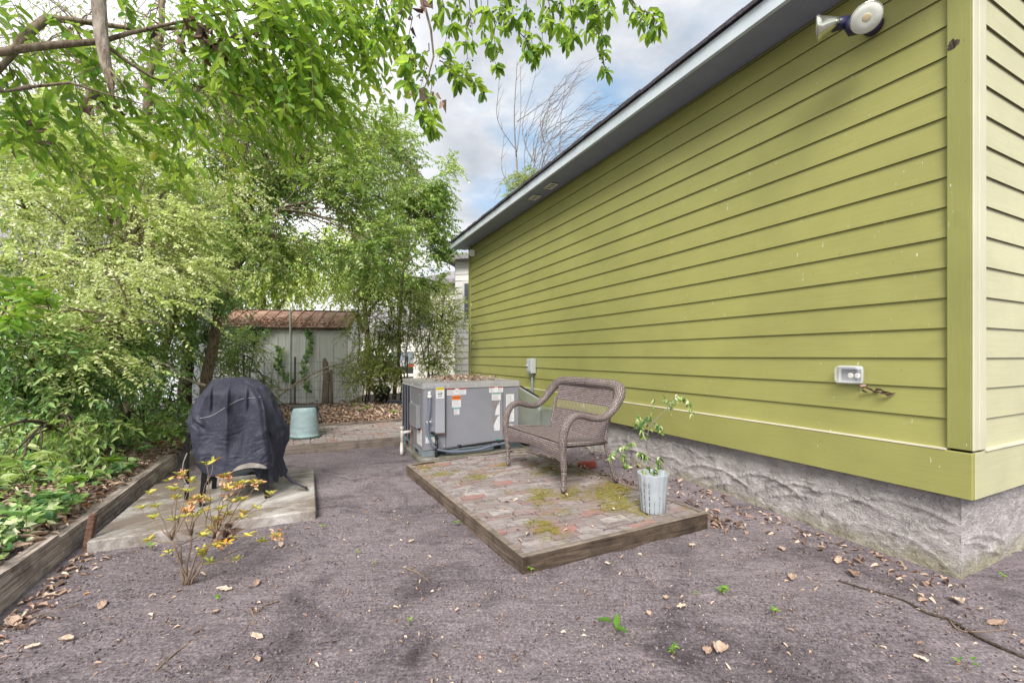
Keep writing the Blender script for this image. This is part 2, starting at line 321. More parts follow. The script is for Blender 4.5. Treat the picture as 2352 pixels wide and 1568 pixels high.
# ---------------------------------------------------------------- mesh builder
class MB:
    def __init__(s): s.v = []; s.f = []; s.uv = []; s.m = []; s.cur = 0; s.r = []
    def quad(s, a, b, c, d, uv=None):
        i = len(s.v); s.v += [V(a), V(b), V(c), V(d)]; s.f.append((i, i+1, i+2, i+3)); s.m.append(s.cur)
        a, b, d = V(a), V(b), V(d); u = (b-a).length; w = (d-a).length
        s.uv.append(uv or ((0,0), (u,0), (u,w), (0,w)))
    def poly(s, pts):
        i = len(s.v); s.v += [V(p) for p in pts]; s.f.append(tuple(range(i, i+len(pts)))); s.m.append(s.cur); s.uv.append(tuple((p[0], p[2]) for p in pts))
    def boxa(s, o, a, b, c, bev=0):        # o corner; a,b,c edge vectors (right handed)
        o, a, b, c = V(o), V(a), V(b), V(c)
        if a.cross(b).dot(c) < 0: a, b = b, a
        if bev:
            s._bev(o, a, b, c, bev); return
        p = [o, o+a, o+a+b, o+b, o+c, o+a+c, o+a+b+c, o+b+c]
        for q in ((0,3,2,1), (4,5,6,7), (0,1,5,4), (1,2,6,5), (2,3,7,6), (3,0,4,7)): s.quad(*[p[i] for i in q])
    def _bev(s, o, a, b, c, r):
        la, lb, lc = a.length, b.length, c.length; A, B, Cc = a/la, b/lb, c/lc
        r = min(r, la*.45, lb*.45, lc*.45)
        i0 = len(s.v); idx = {}
        for x in (0,1):
            for y in (0,1):
                for z in (0,1):
                    for k in range(3):
                        d = [r, r, r]; d[k] = 0
                        P = o + A*((la-d[0]) if x else d[0]) + B*((lb-d[1]) if y else d[1]) + Cc*((lc-d[2]) if z else d[2])
                        idx[(x,y,z,k)] = len(s.v); s.v.append(P)
        cen = o+(a+b+c)/2
        def add(ids):
            P = [s.v[i] for i in ids]; n = (P[1]-P[0]).cross(P[2]-P[0]); m = sum(P, V((0,0,0)))/len(P)
            if n.dot(m-cen) < 0: ids = ids[::-1]
            s.f.append(tuple(ids)); s.m.append(s.cur); s.uv.append(tuple((s.v[i].dot(A)+s.v[i].dot(B), s.v[i].dot(Cc)) for i in ids))
        for k in range(3):
            j, l = [q for q in range(3) if q != k]
            for e in (0,1):
                ring = []
                for (p, q) in ((0,0), (1,0), (1,1), (0,1)):
                    t = [0,0,0]; t[k] = e; t[j] = p; t[l] = q; ring.append(idx[(*t, k)])
                add(ring)
            for p in (0,1):
                for q in (0,1):
                    t0 = [0,0,0]; t1 = [0,0,0]; t0[j] = t1[j] = p; t0[l] = t1[l] = q; t0[k] = 0; t1[k] = 1
                    add([idx[(*t0, j)], idx[(*t1, j)], idx[(*t1, l)], idx[(*t0, l)]])
        for x in (0,1):
            for y in (0,1):
                for z in (0,1): add([idx[(x,y,z,k)] for k in range(3)])
    def tube(s, pts, rad, n=8, cap=True, squash=None):
        pts = [V(p) for p in pts]
        if not hasattr(rad, '__len__'): rad = [rad]*len(pts)
        i0 = len(s.v); L = 0; prev = None; Ls = []
        for k, p in enumerate(pts):
            t = (pts[min(k+1, len(pts)-1)]-pts[max(k-1, 0)]).normalized()
            if prev is None:
                ref = UP if abs(t.z) < .9 else V((1,0,0)); x = t.cross(ref).normalized()
            else: x = (prev - t*prev.dot(t)).normalized()
            prev = x; y = t.cross(x)
            if k: L += (p-pts[k-1]).length
            Ls.append(L)
            for j in range(n):
                a = 2*PI*j/n; s.v.append(p + (x*math.cos(a)+y*math.sin(a))*rad[k])
        for k in range(len(pts)-1):
            for j in range(n):
                j2 = (j+1) % n
                s.f.append((i0+k*n+j, i0+k*n+j2, i0+(k+1)*n+j2, i0+(k+1)*n+j)); s.m.append(s.cur)
                c = 2*PI*max(rad)/n
                s.uv.append(((Ls[k], j*c), (Ls[k], (j+1)*c), (Ls[k+1], (j+1)*c), (Ls[k+1], j*c)))
        if cap:
            s.f.append(tuple(i0+j for j in range(n))[::-1]); s.m.append(s.cur); s.uv.append(((0,0),)*n)
            e = i0+(len(pts)-1)*n; s.f.append(tuple(e+j for j in range(n))); s.m.append(s.cur); s.uv.append(((0,0),)*n)
    def lathe(s, o, prof, n=24, ax=UP, flute=None):
        o = V(o); ax = V(ax).normalized(); ref = V((1,0,0)) if abs(ax.x) < .9 else V((0,1,0))
        x = ax.cross(ref).normalized(); y = ax.cross(x); i0 = len(s.v)
        for (r, h) in prof:
            for j in range(n):
                a = 2*PI*j/n; rr = r*(1+(flute(a) if flute else 0)); s.v.append(o+ax*h+(x*math.cos(a)+y*math.sin(a))*rr)
        for k in range(len(prof)-1):
            for j in range(n):
                j2 = (j+1) % n; s.f.append((i0+k*n+j, i0+k*n+j2, i0+(k+1)*n+j2, i0+(k+1)*n+j)); s.m.append(s.cur); s.uv.append(((0,0),)*4)
        for e, rev in ((0, True), (len(prof)-1, False)):
            if prof[e][0] > 1e-4:
                f = tuple(i0+e*n+j for j in range(n)); s.f.append(f[::-1] if rev else f); s.m.append(s.cur); s.uv.append(((0,0),)*n)
    def grid(s, nu, nv, fn):
        i0 = len(s.v)
        for j in range(nv+1):
            for i in range(nu+1): s.v.append(V(fn(i/nu, j/nv)))
        for j in range(nv):
            for i in range(nu):
                k = i0+j*(nu+1)+i; s.f.append((k, k+1, k+nu+2, k+nu+1)); s.m.append(s.cur)
                a, b, d = s.v[k], s.v[k+1], s.v[k+nu+1]; U0 = (s.v[k+1]-s.v[k]).length; V0 = (d-a).length
                s.uv.append(((i*U0, j*V0), ((i+1)*U0, j*V0), ((i+1)*U0, (j+1)*V0), (i*U0, (j+1)*V0)))
    def build(s, name, mats, parent=None, base=None, smooth=False, rnd=None):
        if base is None: base = BASE[parent.name] if parent else (sum(s.v, V((0,0,0)))/max(1, len(s.v)))
        base = V(base)
        me = bpy.data.meshes.new(name)
        me.from_pydata([tuple(v-base) for v in s.v], [], s.f)
        uvl = me.uv_layers.new(name='UVMap')
        flat = [c for q in s.uv for p in q for c in p]; uvl.data.foreach_set('uv', flat)
        if not isinstance(mats, (list, tuple)): mats = [mats]
        for m in mats: me.materials.append(M[m] if isinstance(m, str) else m)
        me.polygons.foreach_set('material_index', s.m)
        if smooth: me.polygons.foreach_set('use_smooth', [True]*len(s.f))
        if rnd is not None:
            a = me.attributes.new('rnd', 'FLOAT', 'POINT'); a.data.foreach_set('value', rnd)
        me.update()
        o = bpy.data.objects.new(name, me); C.objects.link(o)
        if parent: o.parent = parent
        else: o.location = base
        BASE[o.name] = base
        return o
def thing(name, base, label, cat, group=None):
    o = bpy.data.objects.new(name, None); C.objects.link(o); o.location = base; o.empty_display_size = .1
    BASE[o.name] = V(base); tag(o, label, cat, group); return o
def tag(o, label, cat=None, group=None, kind=None):
    if label: o['label'] = label
    if cat: o['category'] = cat
    if group: o['group'] = group
    if kind: o['kind'] = kind
    return o
def text_on(parent, body, o, ux, uy, size, mat, name='lettering'):
    cu = bpy.data.curves.new('t', 'FONT'); cu.body = body; cu.size = size; cu.align_x = 'CENTER'; cu.align_y = 'CENTER'; cu.offset = size*.012
    ob = bpy.data.objects.new('t', cu); C.objects.link(ob)
    dg = bpy.context.evaluated_depsgraph_get(); me = bpy.data.meshes.new_from_object(ob.evaluated_get(dg))
    bpy.data.objects.remove(ob); ux, uy, o = V(ux), V(uy), V(o)
    for v in me.vertices: v.co = o + ux*v.co.x + uy*v.co.y - BASE[parent.name]
    me.materials.clear(); me.materials.append(M[mat]); n = bpy.data.objects.new(name, me); C.objects.link(n); n.parent = parent
    BASE[n.name] = BASE[parent.name]; return n
# ---------------------------------------------------------------- fast leaf/twig arrays
def nrm(a): return a/np.maximum(1e-9, np.linalg.norm(a, axis=-1, keepdims=True))
def raw_mesh(name, verts, faces_sizes, loops, mats, parent, base, rnd=None, matidx=None, smooth=False):
    base = np.array(base if base is not None else BASE[parent.name])
    me = bpy.data.meshes.new(name); nv = len(verts); nf = len(faces_sizes)
    me.vertices.add(nv); me.vertices.foreach_set('co', (verts-base).astype(np.float32).ravel())
    me.loops.add(len(loops)); me.loops.foreach_set('vertex_index', loops.astype(np.int32))
    me.polygons.add(nf); st = np.concatenate([[0], np.cumsum(faces_sizes)[:-1]]).astype(np.int32)
    me.polygons.foreach_set('loop_start', st); me.polygons.foreach_set('loop_total', faces_sizes.astype(np.int32))
    for m in (mats if isinstance(mats, (list, tuple)) else [mats]): me.materials.append(M[m])
    if matidx is not None: me.polygons.foreach_set('material_index', matidx.astype(np.int32))
    if rnd is not None:
        a = me.attributes.new('rnd', 'FLOAT', 'POINT'); a.data.foreach_set('value', rnd.astype(np.float32))
    me.update(calc_edges=True)
    if smooth: me.polygons.foreach_set('use_smooth', np.ones(nf, dtype=bool))
    o = bpy.data.objects.new(name, me); C.objects.link(o)
    if parent: o.parent = parent
    else: o.location = V(base)
    BASE[o.name] = V(base); return o
def leaves_mesh(name, P, D, U, L, Wd, mat, parent=None, base=None, rnd=None, curl=.12, fold=.12, shape='leaf', split=True):
    """one small folded leaf of real faces at each point P, along D, face normal U"""
    n = len(P); D = nrm(D); S = nrm(np.cross(D, U)); Un = np.cross(S, D)
    L = np.broadcast_to(np.asarray(L, float), (n,)); Wd = np.broadcast_to(np.asarray(Wd, float), (n,))
    if shape == 'ivy': T = [(0,0,0), (.05,-.45,.1), (.42,-.42,.05), (1,0,-.15), (.42,.42,.05), (.05,.45,.1)]
    elif shape == 'oval': T = [(0,0,0), (.25,-.48,fold), (.75,-.42,fold-curl*.5), (1,0,-curl), (.75,.42,fold-curl*.5), (.25,.48,fold)]
    else: T = [(0,0,0), (.28,-.46,fold), (.66,-.36,fold-curl*.5), (1,0,-curl), (.66,.36,fold-curl*.5), (.28,.46,fold)]
    vs = np.zeros((n, 6, 3))
    for k, (t, w, h) in enumerate(T):
        vs[:, k] = P + D*(L*t)[:,None] + S*(Wd*w)[:,None] + Un*(L*h)[:,None]
    q = np.array([0,3,2,1, 0,5,4,3]); q = np.array([0,1,2,3, 0,3,4,5])
    loops = (np.arange(n)[:,None]*6 + q[None,:]).ravel()
    if rnd is None: rnd = RNG.random(n)
    return raw_mesh(name, vs.reshape(-1, 3), np.full(2*n, 4), loops, mat, parent, base, np.repeat(rnd, 6))
def twig_arrays(S, D, L, droop, seg=5, side=.15):
    n = len(S); t = np.linspace(0, 1, seg+1)
    lat = nrm(np.cross(D, np.array([0,0,1.])) + 1e-6)*RNG.normal(0, side, (n,1))
    P = S[:,None,:] + D[:,None,:]*(L[:,None]*t)[:,:,None] + lat[:,None,:]*(L[:,None]*t**2)[:,:,None]
    P[:,:,2] -= (L*droop)[:,None]*t**2
    return P
def tubes_mesh(name, P, r0, r1, mat, parent=None, base=None, sides=3):
    n, m, _ = P.shape; T = nrm(np.gradient(P, axis=1)); ref = np.array([.3,.2,1.]); X = nrm(np.cross(T, ref)); Yv = np.cross(T, X)
    r = np.linspace(0, 1, m)[None,:]; r0 = np.broadcast_to(np.asarray(r0, float), (n,)); r1 = np.broadcast_to(np.asarray(r1, float), (n,))
    R = r0[:,None]*(1-r) + r1[:,None]*r
    vs = np.zeros((n, m, sides, 3))
    for j in range(sides):
        a = 2*PI*j/sides; vs[:,:,j] = P + (X*math.cos(a) + Yv*math.sin(a))*R[:,:,None]
    k = np.arange(m-1)[:,None]*sides; j = np.arange(sides)[None,:]; j2 = (j+1) % sides
    q = np.stack([k+j, k+j2, k+sides+j2, k+sides+j], -1).reshape(-1, 4)
    loops = (np.arange(n)[:,None,None]*(m*sides) + q[None]).ravel()
    return raw_mesh(name, vs.reshape(-1,3), np.full(n*(m-1)*sides, 4), loops, mat, parent, base, smooth=True)
def leaf_on_twigs(P, per, up=(0,0,1), fwd=.55, sidew=.85, down=.25, tmin=.15, jit=.35, whorl=False):
    n, m, _ = P.shape
    t = tmin + (1-tmin)*(np.arange(per)+.5)/per
    if whorl: t = 1-(1-t)**1.0*.35
    f = t*(m-1); i = np.minimum(f.astype(int), m-2); w = f-i
    Q = P[:,i]*(1-w)[None,:,None] + P[:,i+1]*w[None,:,None]; T = nrm(P[:,i+1]-P[:,i])
    upv = np.array([0,0,1.]); S = nrm(np.cross(T, upv)+1e-6)
    sg = np.where(np.arange(per)%2 == 0, 1, -1)[None,:,None]
    if whorl:
        ang = RNG.random((n, per, 1))*2*PI; Bv = np.cross(S, T)
        D = T*fwd + (S*np.cos(ang)+Bv*np.sin(ang))*sidew
    else: D = T*fwd + S*sg*sidew
    D = D + RNG.normal(0, jit, D.shape); D[...,2] -= down
    U = np.array([0,0,1.]) + RNG.normal(0, .45, D.shape)
    return Q.reshape(-1,3), D.reshape(-1,3), U.reshape(-1,3)
def ell_points(blobs, rng=RNG):
    """blobs: (center, radii, count) -> start points (shell-biased) and outward directions"""
    Ps, Ds = [], []
    for c, r, k in blobs:
        d = nrm(rng.normal(size=(k,3))); rad = rng.random((k,1))**.45
        Ps.append(np.array(c) + d*rad*np.array(r)); Ds.append(d)
    return np.concatenate(Ps), np.concatenate(Ds)
def clumpy(P, scale, thr, D=None):
    keep = np.array([noise.noise(V(p)*scale) > thr for p in P]); return (P[keep], D[keep]) if D is not None else P[keep]
# ================================================================ ground
def axis(lo, dl, dh, hi, step, grow=1.35):
    c = list(np.arange(dl, dh, step)); s = step; x = dl
    pre = []
    while x > lo: s *= grow; x -= s; pre.append(x)
    s = step; x = c[-1]; post = []
    while x < hi: s *= grow; x += s; post.append(x)
    return np.array(pre[::-1]+c+post)
def ground():
    xs = axis(-160, -5.2, 3.6, 160, .028, 1.25); ys = axis(-60, .9, 9.6, 220, .028, 1.25)
    nx, ny = len(xs), len(ys); vs = np.zeros((ny, nx, 3))
    for j, y in enumerate(ys):
        for i, x in enumerate(xs):
            z = gz(x, y)
            if -5.5 < x < 4 and .8 < y < 6.5:
                z += .007*noise.fractal(V((x*9, y*9, 0)), .8, 2, 3)
                u_ = x*.9+y*.43; v_ = -x*.43+y*.9; z += .010*max(0, noise.noise(V((u_*1.2, v_*9, 5))))*max(0, noise.noise(V((x*.7, y*.7, 8)))+.3)
            vs[j, i] = (x, y, z)
    j, i = np.meshgrid(np.arange(ny-1), np.arange(nx-1), indexing='ij'); k = (j*nx+i).ravel()
    loops = np.stack([k, k+1, k+nx+1, k+nx], -1).ravel()
    o = raw_mesh('ground', vs.reshape(-1,3), np.full(len(k), 4), loops, 'dirt', None, (0,0,0), smooth=True)
    tag(o, 'bare dark grey-brown dirt of the yard', None, None, 'structure')
ground()
mb = MB()
mb.grid(20, 12, lambda u, v: V((-14+u*22, 13.5+v*22, gz(-14+u*22, 13.5+v*22)+.03)))
tag(mb.build('driveway', 'drive', None, (-3,20,0)), 'pale sunlit driveway behind the fence', None, None, 'structure')
# ================================================================ house
A0, B0 = 3.339, 1.078; L = 8.14
def Hm(s, o, z): return W(A0-o, B0+s, z)          # main face: s along wall, o outwards
def Hr(t, o, z): return W(A0+t, B0-o, z)          # end face: t along, o outwards
house = thing('house', W(A0+2, B0+4, 0), 'green lap-sided house with raised stucco base and low eave on the right', 'house')
Z0, DZ, NB = .729, .1735, 18
ztop = 3.71
def roofz(t): return 3.86 + .42*min(t+.36, 5.4-t)
def siding(name, mat, P, s0, s1, ztopf=None):
    mb = MB()
    n = int(abs(s1-s0)/.6)
    for k in range(NB+12 if ztopf else NB):
        z0 = Z0+k*DZ; z1 = z0+DZ+.012
        if not ztopf:
            if z0 > ztop: break
            z1 = min(z1, ztop)
        for q in range(n):
            a = s0+(s1-s0)*q/n; b = s0+(s1-s0)*(q+1)/n
            if ztopf:
                zt = min(ztopf(a), ztopf(b))
                if z0 > zt: continue
                z1q = min(z1, zt)
            else: z1q = z1
            w0 = .0015*noise.noise(V((a*1.3, k*3.1, 0))); w1 = .0015*noise.noise(V((b*1.3, k*3.1, 0)))
            dz0 = .003*noise.noise(V((a*.5, k*5.7, 9))); dz1 = .003*noise.noise(V((b*.5, k*5.7, 9)))
            mb.quad(P(a, .0165+w0, z0+dz0), P(b, .0165+w1, z0+dz1), P(b, .003, z1q), P(a, .003, z1q))
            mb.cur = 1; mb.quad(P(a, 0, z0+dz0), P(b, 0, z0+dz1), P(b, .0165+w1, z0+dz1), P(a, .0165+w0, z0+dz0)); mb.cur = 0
    return mb.build(name, [mat, 'lap_shade'], house)
sd = siding('siding', 'green', Hm, .07, L-.06)
sd2 = siding('siding', 'pale', Hr, .125, 5.2, lambda t: roofz(t)-.08); sd2['label'] = 'paler lap siding on the end wall, bright light put into its colour'
mb = MB()     # main face corner boards
mb.boxa(Hm(-.022, .0, .735), E1*.102, -E2*.034, UP*(3.71-.735), .003)
o = mb.build('corner_board', 'green_v', house); mb = MB()
mb.boxa(Hm(L-.08, .0, .735), E1*.10, -E2*.034, UP*(3.71-.735), .003); mb.build('corner_board', 'green_v', house)
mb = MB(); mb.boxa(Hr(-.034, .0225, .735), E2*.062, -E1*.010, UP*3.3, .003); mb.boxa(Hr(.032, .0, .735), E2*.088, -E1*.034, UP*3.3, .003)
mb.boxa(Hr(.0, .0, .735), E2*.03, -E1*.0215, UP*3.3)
mb.build('corner_board', 'pale_v', house)['label'] = 'pale corner trim on the end wall, bright light put into its colour'
mb = MB(); rk = random.Random(2)
for k in range(9):
    a_ = rk.random()*6.28; r_ = .006+.014*rk.random(); q_ = Hm(.052+math.cos(a_)*.012, .0345, 3.02+math.sin(a_)*.018)
    mb.poly([q_+E1*(r_*math.cos(t)*(.5+rk.random()*.6))+UP*(r_*math.sin(t)*(.6+rk.random()*.6)) - E2*(.0003*k) for t in [i*6.283/7 for i in range(7)]])
kn = mb.build('knot_hole', 'barkd', house); kn.parent = o
mb = MB(); mb.boxa(Hm(-.026, 0, .463), E1*(L+.05), -E2*.036, UP*.258, .003); mb.build('skirt_board', 'green', house)
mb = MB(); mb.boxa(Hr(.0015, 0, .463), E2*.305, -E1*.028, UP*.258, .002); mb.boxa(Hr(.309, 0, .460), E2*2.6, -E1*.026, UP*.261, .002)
mb.build('skirt_board', 'pale', house)['label'] = 'end wall skirt board with a butt joint, bright light put into its colour'
mb = MB(); mb.boxa(Hm(.082, -.003, .7225), E1*(L-.2), -E2*.042, UP*.009); mb.boxa(Hr(.122, -.003, .7225), E2*2.9, -E1*.040, UP*.010); mb.build('flashing', 'cap', house)
# foundation with real trowel relief
RA = random.Random(12)
ARCS = [(RA.uniform(-.2, 8.2), RA.uniform(-.55, .1), RA.uniform(.25, .75), RA.uniform(.2, 1.2), RA.uniform(1.4, 2.7), RA.uniform(.008, .016)) for _ in range(64)]
def relief(s, z, seed):
    p = V((s*1.7, z*3.2, seed)); q = p + V((noise.noise(p*1.3), noise.noise(p*1.3+V((7,0,0))), 0))*.8
    ar = 0; sw = s+.06*noise.noise(V((s*2, z*3, 4)))+(2.7 if seed else 0)
    for (cs, cz, R_, t0, t1, h_) in ARCS:
        if abs(sw-cs) > R_+.05: continue
        d = math.hypot(sw-cs, z-cz)-R_; t = math.atan2(z-cz, sw-cs)
        if t0 < t < t1 and abs(d) < .05: ar += 1.5*h_*(math.exp(-(d/.006)**2) if d > 0 else math.exp(d/.014))*min(1, (t-t0)*5, (t1-t)*5)
    return .9*ar + .006*noise.fractal(q*2.2, .7, 2, 4) + .004*noise.noise(V((s*13+z*9, z*26, seed))) + .004*noise.noise(V((s*34+z*20, z*60, seed)))
def found(P, s0, s1, step, seed):
    mb = MB(); n = int((s1-s0)/step)
    mb.grid(n, 48, lambda u, v: P(s0+(s1-s0)*u, -.045+relief(s0+(s1-s0)*u, v*.7, seed)*(min(1, (u*(s1-s0))/.06+.0)), -.14+v*.62)); return mb
found(lambda s, o, z: Hm(s, o, z), .045, L, .014, 0).build('foundation', 'stucco', house, smooth=True)
found(lambda s, o, z: Hr(s, o, z), .045, 3.2, .014, 9).build('foundation', 'stucco', house, smooth=True)['label'] = 'roughly trowelled end of the stucco base'
mb = MB(); mb.boxa(Hm(.13, -.12, -.2), E1*(L-.2), E2*5.2, UP*.66)
mb.boxa(Hm(.02, -.03, .5), E1*(L-.04), E2*5.3, UP*3.2); mb.build('wall_core', 'dark', house)
# eave
SO = .36; s0, s1 = -.3, L+.30
mb = MB(); mb.boxa(Hm(s0, .0, 3.712), E1*(s1-s0), -E2*(SO-.01), UP*.012)
sof = mb.build('soffit', 'soffit', house)
mb = MB(); mb.boxa(Hm(L+.02, -.4, 3.725), E1*.27, -E2*.39, UP*.01); mb.boxa(Hm(L+.02,-.4,3.738), E1*.27, -E2*.75, UP*.03); mb.build('gable_return', 'roofg', house)
mb = MB(); mb.boxa(Hm(s0, SO-.008, 3.694), E1*(s1-s0), -E2*.022, UP*.122, .003); mb.boxa(Hm(s0, SO-.012, 3.690), E1*(s1-s0), -E2*.012, UP*.0035)
mb.build('fascia', 'fascia', house)
mb = MB()                                    # roof slabs, shingle tabs with a ragged lip
n = 56
for q in range(n):
    a = s0-.03+(s1-s0+.06)*q/n; b = s0-.03+(s1-s0+.06)*(q+1)/n-.006
    e = SO+.045+.012*noise.noise(V((q*.7, 0, 0))); zl = 3.818+.006*noise.noise(V((q*.45, 5, 0)))
    mb.boxa(Hm(a, e, zl), E1*(b-a), E2*.35+UP*.147, UP*(.030+.012*random.random()))
mb.build('shingle_edge', 'shingle', house)
mb = MB()
mb.boxa(Hm(s0, SO+.02, 3.825), E1*(s1-s0), E2*3.1+UP*1.3, UP*.04); mb.boxa(Hm(s0, -3.5, 4.8), E1*(s1-s0), E2*2.7-UP*1.13, UP*.04)
mb.build('roof', 'shingle', house)
for (px, py) in ((1265, 426), (1228, 452)):  # soffit vents
    Y = 2.45*F/(HY-py); p = V(((px-CX)/F*Y, Y, 3.7)); b = p.dot(E1); a = p.dot(E2)
    mb = MB(); w = .21; d = .125
    for k in range(2): mb.boxa(W(a-d/2+k*(d-.02), b-w/2, 3.694), E2*.02, E1*w, UP*.008)
    for k in range(4): mb.boxa(W(a-d/2+.02, b-w/2+k*(w-.03)/3, 3.694), E2*(d-.04), E1*.026, UP*.005)
    v = mb.build('soffit_vent', 'vent', house)
    v.parent = sof
    mb = MB(); mb.boxa(W(a-d/2+.01, b-w/2+.01, 3.703), E2*(d-.02), E1*(w-.02), UP*.008); dd = mb.build('vent_opening', 'dark', house); dd.parent = sof
# ================================================================ wall fixtures
p = Hm(0,0,0); sF = 0.70
fl = thing('floodlight', Hm(.55, .02, 3.5), 'twin-head floodlight with clear round lamps high under the eave near the house corner', 'floodlight')
c0 = at(1992, 52, 2.76)
wallp = Hm((c0.dot(E1)-B0), .02, c0.z)
mb = MB(); mb.lathe(wallp, [(0,0), (.055,0), (.055,.025), (.04,.04), (0,.042)], 20, -E2); mb.tube([wallp-E2*.03, c0], .022, 10); mb.build('mounting_plate', 'navy', fl, smooth=True)
l1 = at(1890, 64, 2.78); l2 = at(1990, 41, 2.62)
mb = MB(); mb.tube([at(1912, 62, 2.76), at(1925, 56, 2.75), at(1950, 50, 2.73)], [.034,.037,.036], 14); mb.tube([at(1950, 52, 2.73), at(1962, 66, 2.70), at(1978, 64, 2.68)], [.036, .044, .034], 12)
mb.build('lamp_holder', 'navy', fl, smooth=True)
def flood_head(cen, d, r, lab):
    d = V(d).normalized()
    mb = MB(); mb.lathe(cen, [(.02,-.11), (.028,-.09), (.05,-.05), (r*.82,-.02), (r,-.004), (r,.006), (r*.95,.010), (r*.9,.004), (0,.004)], 32, d)
    h = mb.build('lamp_head', 'chrome', fl, smooth=True); h['label'] = lab
    mb = MB(); mb.lathe(cen+d*.006, [(0,.007), (r*.5,.006), (r*.93,.003), (r*.95, 0)], 28, d); q = mb.build('lens', 'lens', fl, smooth=True); q.parent = h
    mb = MB(); mb.lathe(cen+d*.0125, [(0,.0012), (r*.24,.0010), (r*.28,.0)], 14, d); q = mb.build('lamp_core', 'chip', fl, smooth=True); q.parent = h
flood_head(at(1880, 66, 2.78), (-.82, .57, -.05), .078, 'lamp head seen edge-on, turned left')
flood_head(l2, (-.42, -.72, -.55), .082, 'lamp head facing the yard')
sl = thing('security_light', Hm(L-.1, .1, 3.55), 'small round white security light at the far end of the green wall', 'light')
c = at(1084, 581, 9.5)
mb = MB(); mb.lathe(c, [(0,-.09), (.03,-.09), (.05,-.02), (.078,-.01), (.078,.005), (.06,.012), (0,.012)], 20, (-.3,-.9,-.2)); mb.build('lamp_head', 'white', sl, smooth=True)
mb = MB(); mb.tube([c+V((.02,.05,.01)), Hm(L-.12, .02, c.z)], .03, 8); mb.build('bracket', 'blackplastic', sl)
# outlet under bubble cover
ob = thing('outdoor_outlet', Hm(2.0, .03, 1.2), 'double outlet under a clear weatherproof bubble cover on the green wall', 'outlet')
so = (3.034*E1.y + .743*3.034*E1.x) - B0; so2 = (2.851*E1.y + .821*2.851*E1.x) - B0
s_lo, s_hi = min(so, so2)-.005, max(so, so2)-.045; zc = H-(860-HY)/F*2.92; hh = .064
mb = MB(); mb.boxa(Hm(s_lo+.01, .02, zc-hh+.006), E1*(s_hi-s_lo-.02), -E2*.018, UP*(2*hh-.012), .006); mb.build('back_plate', 'boxgrey', ob)
mb = MB()
def rr(s, z, k):                       # rounded rectangle ring
    pts = []; a = (s_hi-s_lo)/2*k; b = hh*k
    for q in range(32):
        t = 2*PI*q/32; cx = abs(math.cos(t))**.4*math.copysign(1, math.cos(t)); cy = abs(math.sin(t))**.4*math.copysign(1, math.sin(t)); pts.append((a*cx, b*cy))
    return pts
rings = [(1.0, .03), (1.0, .055), (.94, .075), (.80, .084), (.78, .080)]
i0 = 0
for k, d in rings:
    for (x, y) in rr(0, 0, k): mb.v.append(Hm((s_lo+s_hi)/2+x, d, zc+y))
for r_ in range(len(rings)-1):
    for q in range(32):
        mb.f.append((r_*32+q, r_*32+(q+1)%32, (r_+1)*32+(q+1)%32, (r_+1)*32+q)); mb.m.append(0); mb.uv.append(((0,0),)*4)
mb.f.append(tuple((len(rings)-1)*32+q for q in range(32))); mb.m.append(0); mb.uv.append(((0,0),)*32)
mb.build('bubble_cover', 'clear', ob, smooth=True)
mb = MB(); sc_ = (s_lo+s_hi)/2-.01; mb.boxa(Hm(sc_-.06, .04, zc-.036), E1*.115, -E2*.004, UP*.074); face = mb.build('faceplate', 'ink', ob)
for k in (-.034, .006):
    mb = MB(); mb.lathe(Hm(sc_+k-.006, .044, zc-.004), [(0.0165,0), (.0165,.004), (.015,.005), (0,.005)], 14, -E2); r_ = mb.build('socket', 'white', ob); r_.parent = face
    mb = MB()
    for dz in (-.006, .006): mb.boxa(Hm(sc_+k-.011, .0495, zc-.005+dz), E1*.007, -E2*.001, UP*.002)
    mb.boxa(Hm(sc_+k+.002, .0495, zc-.006), E1*.004, -E2*.001, UP*.004); r2 = mb.build('socket_slot', 'ink', ob); r2.parent = face
# dead leaves hanging in a web below the outlet
pts = []; rg = np.random.default_rng(3)
n = 9; q = np.array([Hm(s_lo+.03-.018*i-.0, .035, zc-hh-.012-.004*i+rg.normal(0,.007)) for i in range(n)])
D = rg.normal(0, .3, (n,3)) + np.array(-E1)*1.0 - np.array([0,0,.2]); o = leaves_mesh('dead_leaf_cluster', q, D, rg.normal(size=(n,3)), rg.uniform(.03,.055,n), .016, 'lf_brown', None, q[0], rg.random(n)*.6, .4, .3)
tag(o, 'curled brown leaves caught in a web under the outlet cover', 'dead leaves')
# disconnect box with conduit down the wall
pb = at(1228, 840, 7.0); sb = pb.dot(E1)-B0
db = thing('disconnect_box', Hm(sb, .03, .9), 'grey electrical disconnect box with conduit running down the green wall', 'electrical box')
zt = H-(823-HY)/F*6.95; zb = H-(857-HY)/F*6.95
mb = MB(); mb.boxa(Hm(sb-.085, .02, zb), E1*.16, -E2*.085, UP*(zt-zb), .006); bx = mb.build('box_body', 'boxgrey', db)
mb = MB(); mb.boxa(Hm(sb-.07, .106, zb+.03), E1*.13, -E2*.012, UP*(zt-zb-.055), .004); cv = mb.build('box_cover', 'boxgrey', db)
mb = MB(); mb.boxa(Hm(sb+.0, .119, zb+.11), E1*.06, -E2*.02, UP*.03, .004); hd = mb.build('handle', 'boxgrey', db)
zb2 = .30
mb = MB(); mb.tube([Hm(sb-.03, .06, zb), Hm(sb-.03, .06, zb2+.25), Hm(sb-.03, .06, zb2)], .017, 10); mb.tube([Hm(sb-.03, .06, zb+.0), Hm(sb-.03, .06, zb-.05)], .026, 10)
mb.build('conduit', 'conduit', db, smooth=True)
mb = MB(); mb.tube([Hm(sb-.03, .06, .52), Hm(sb-.03, .06, .42), Hm(sb-.03,.0,.40)], .024, 10); mb.tube([Hm(sb-.03, .06, .42), Hm(sb-.03, .06, .02)], .019, 10)
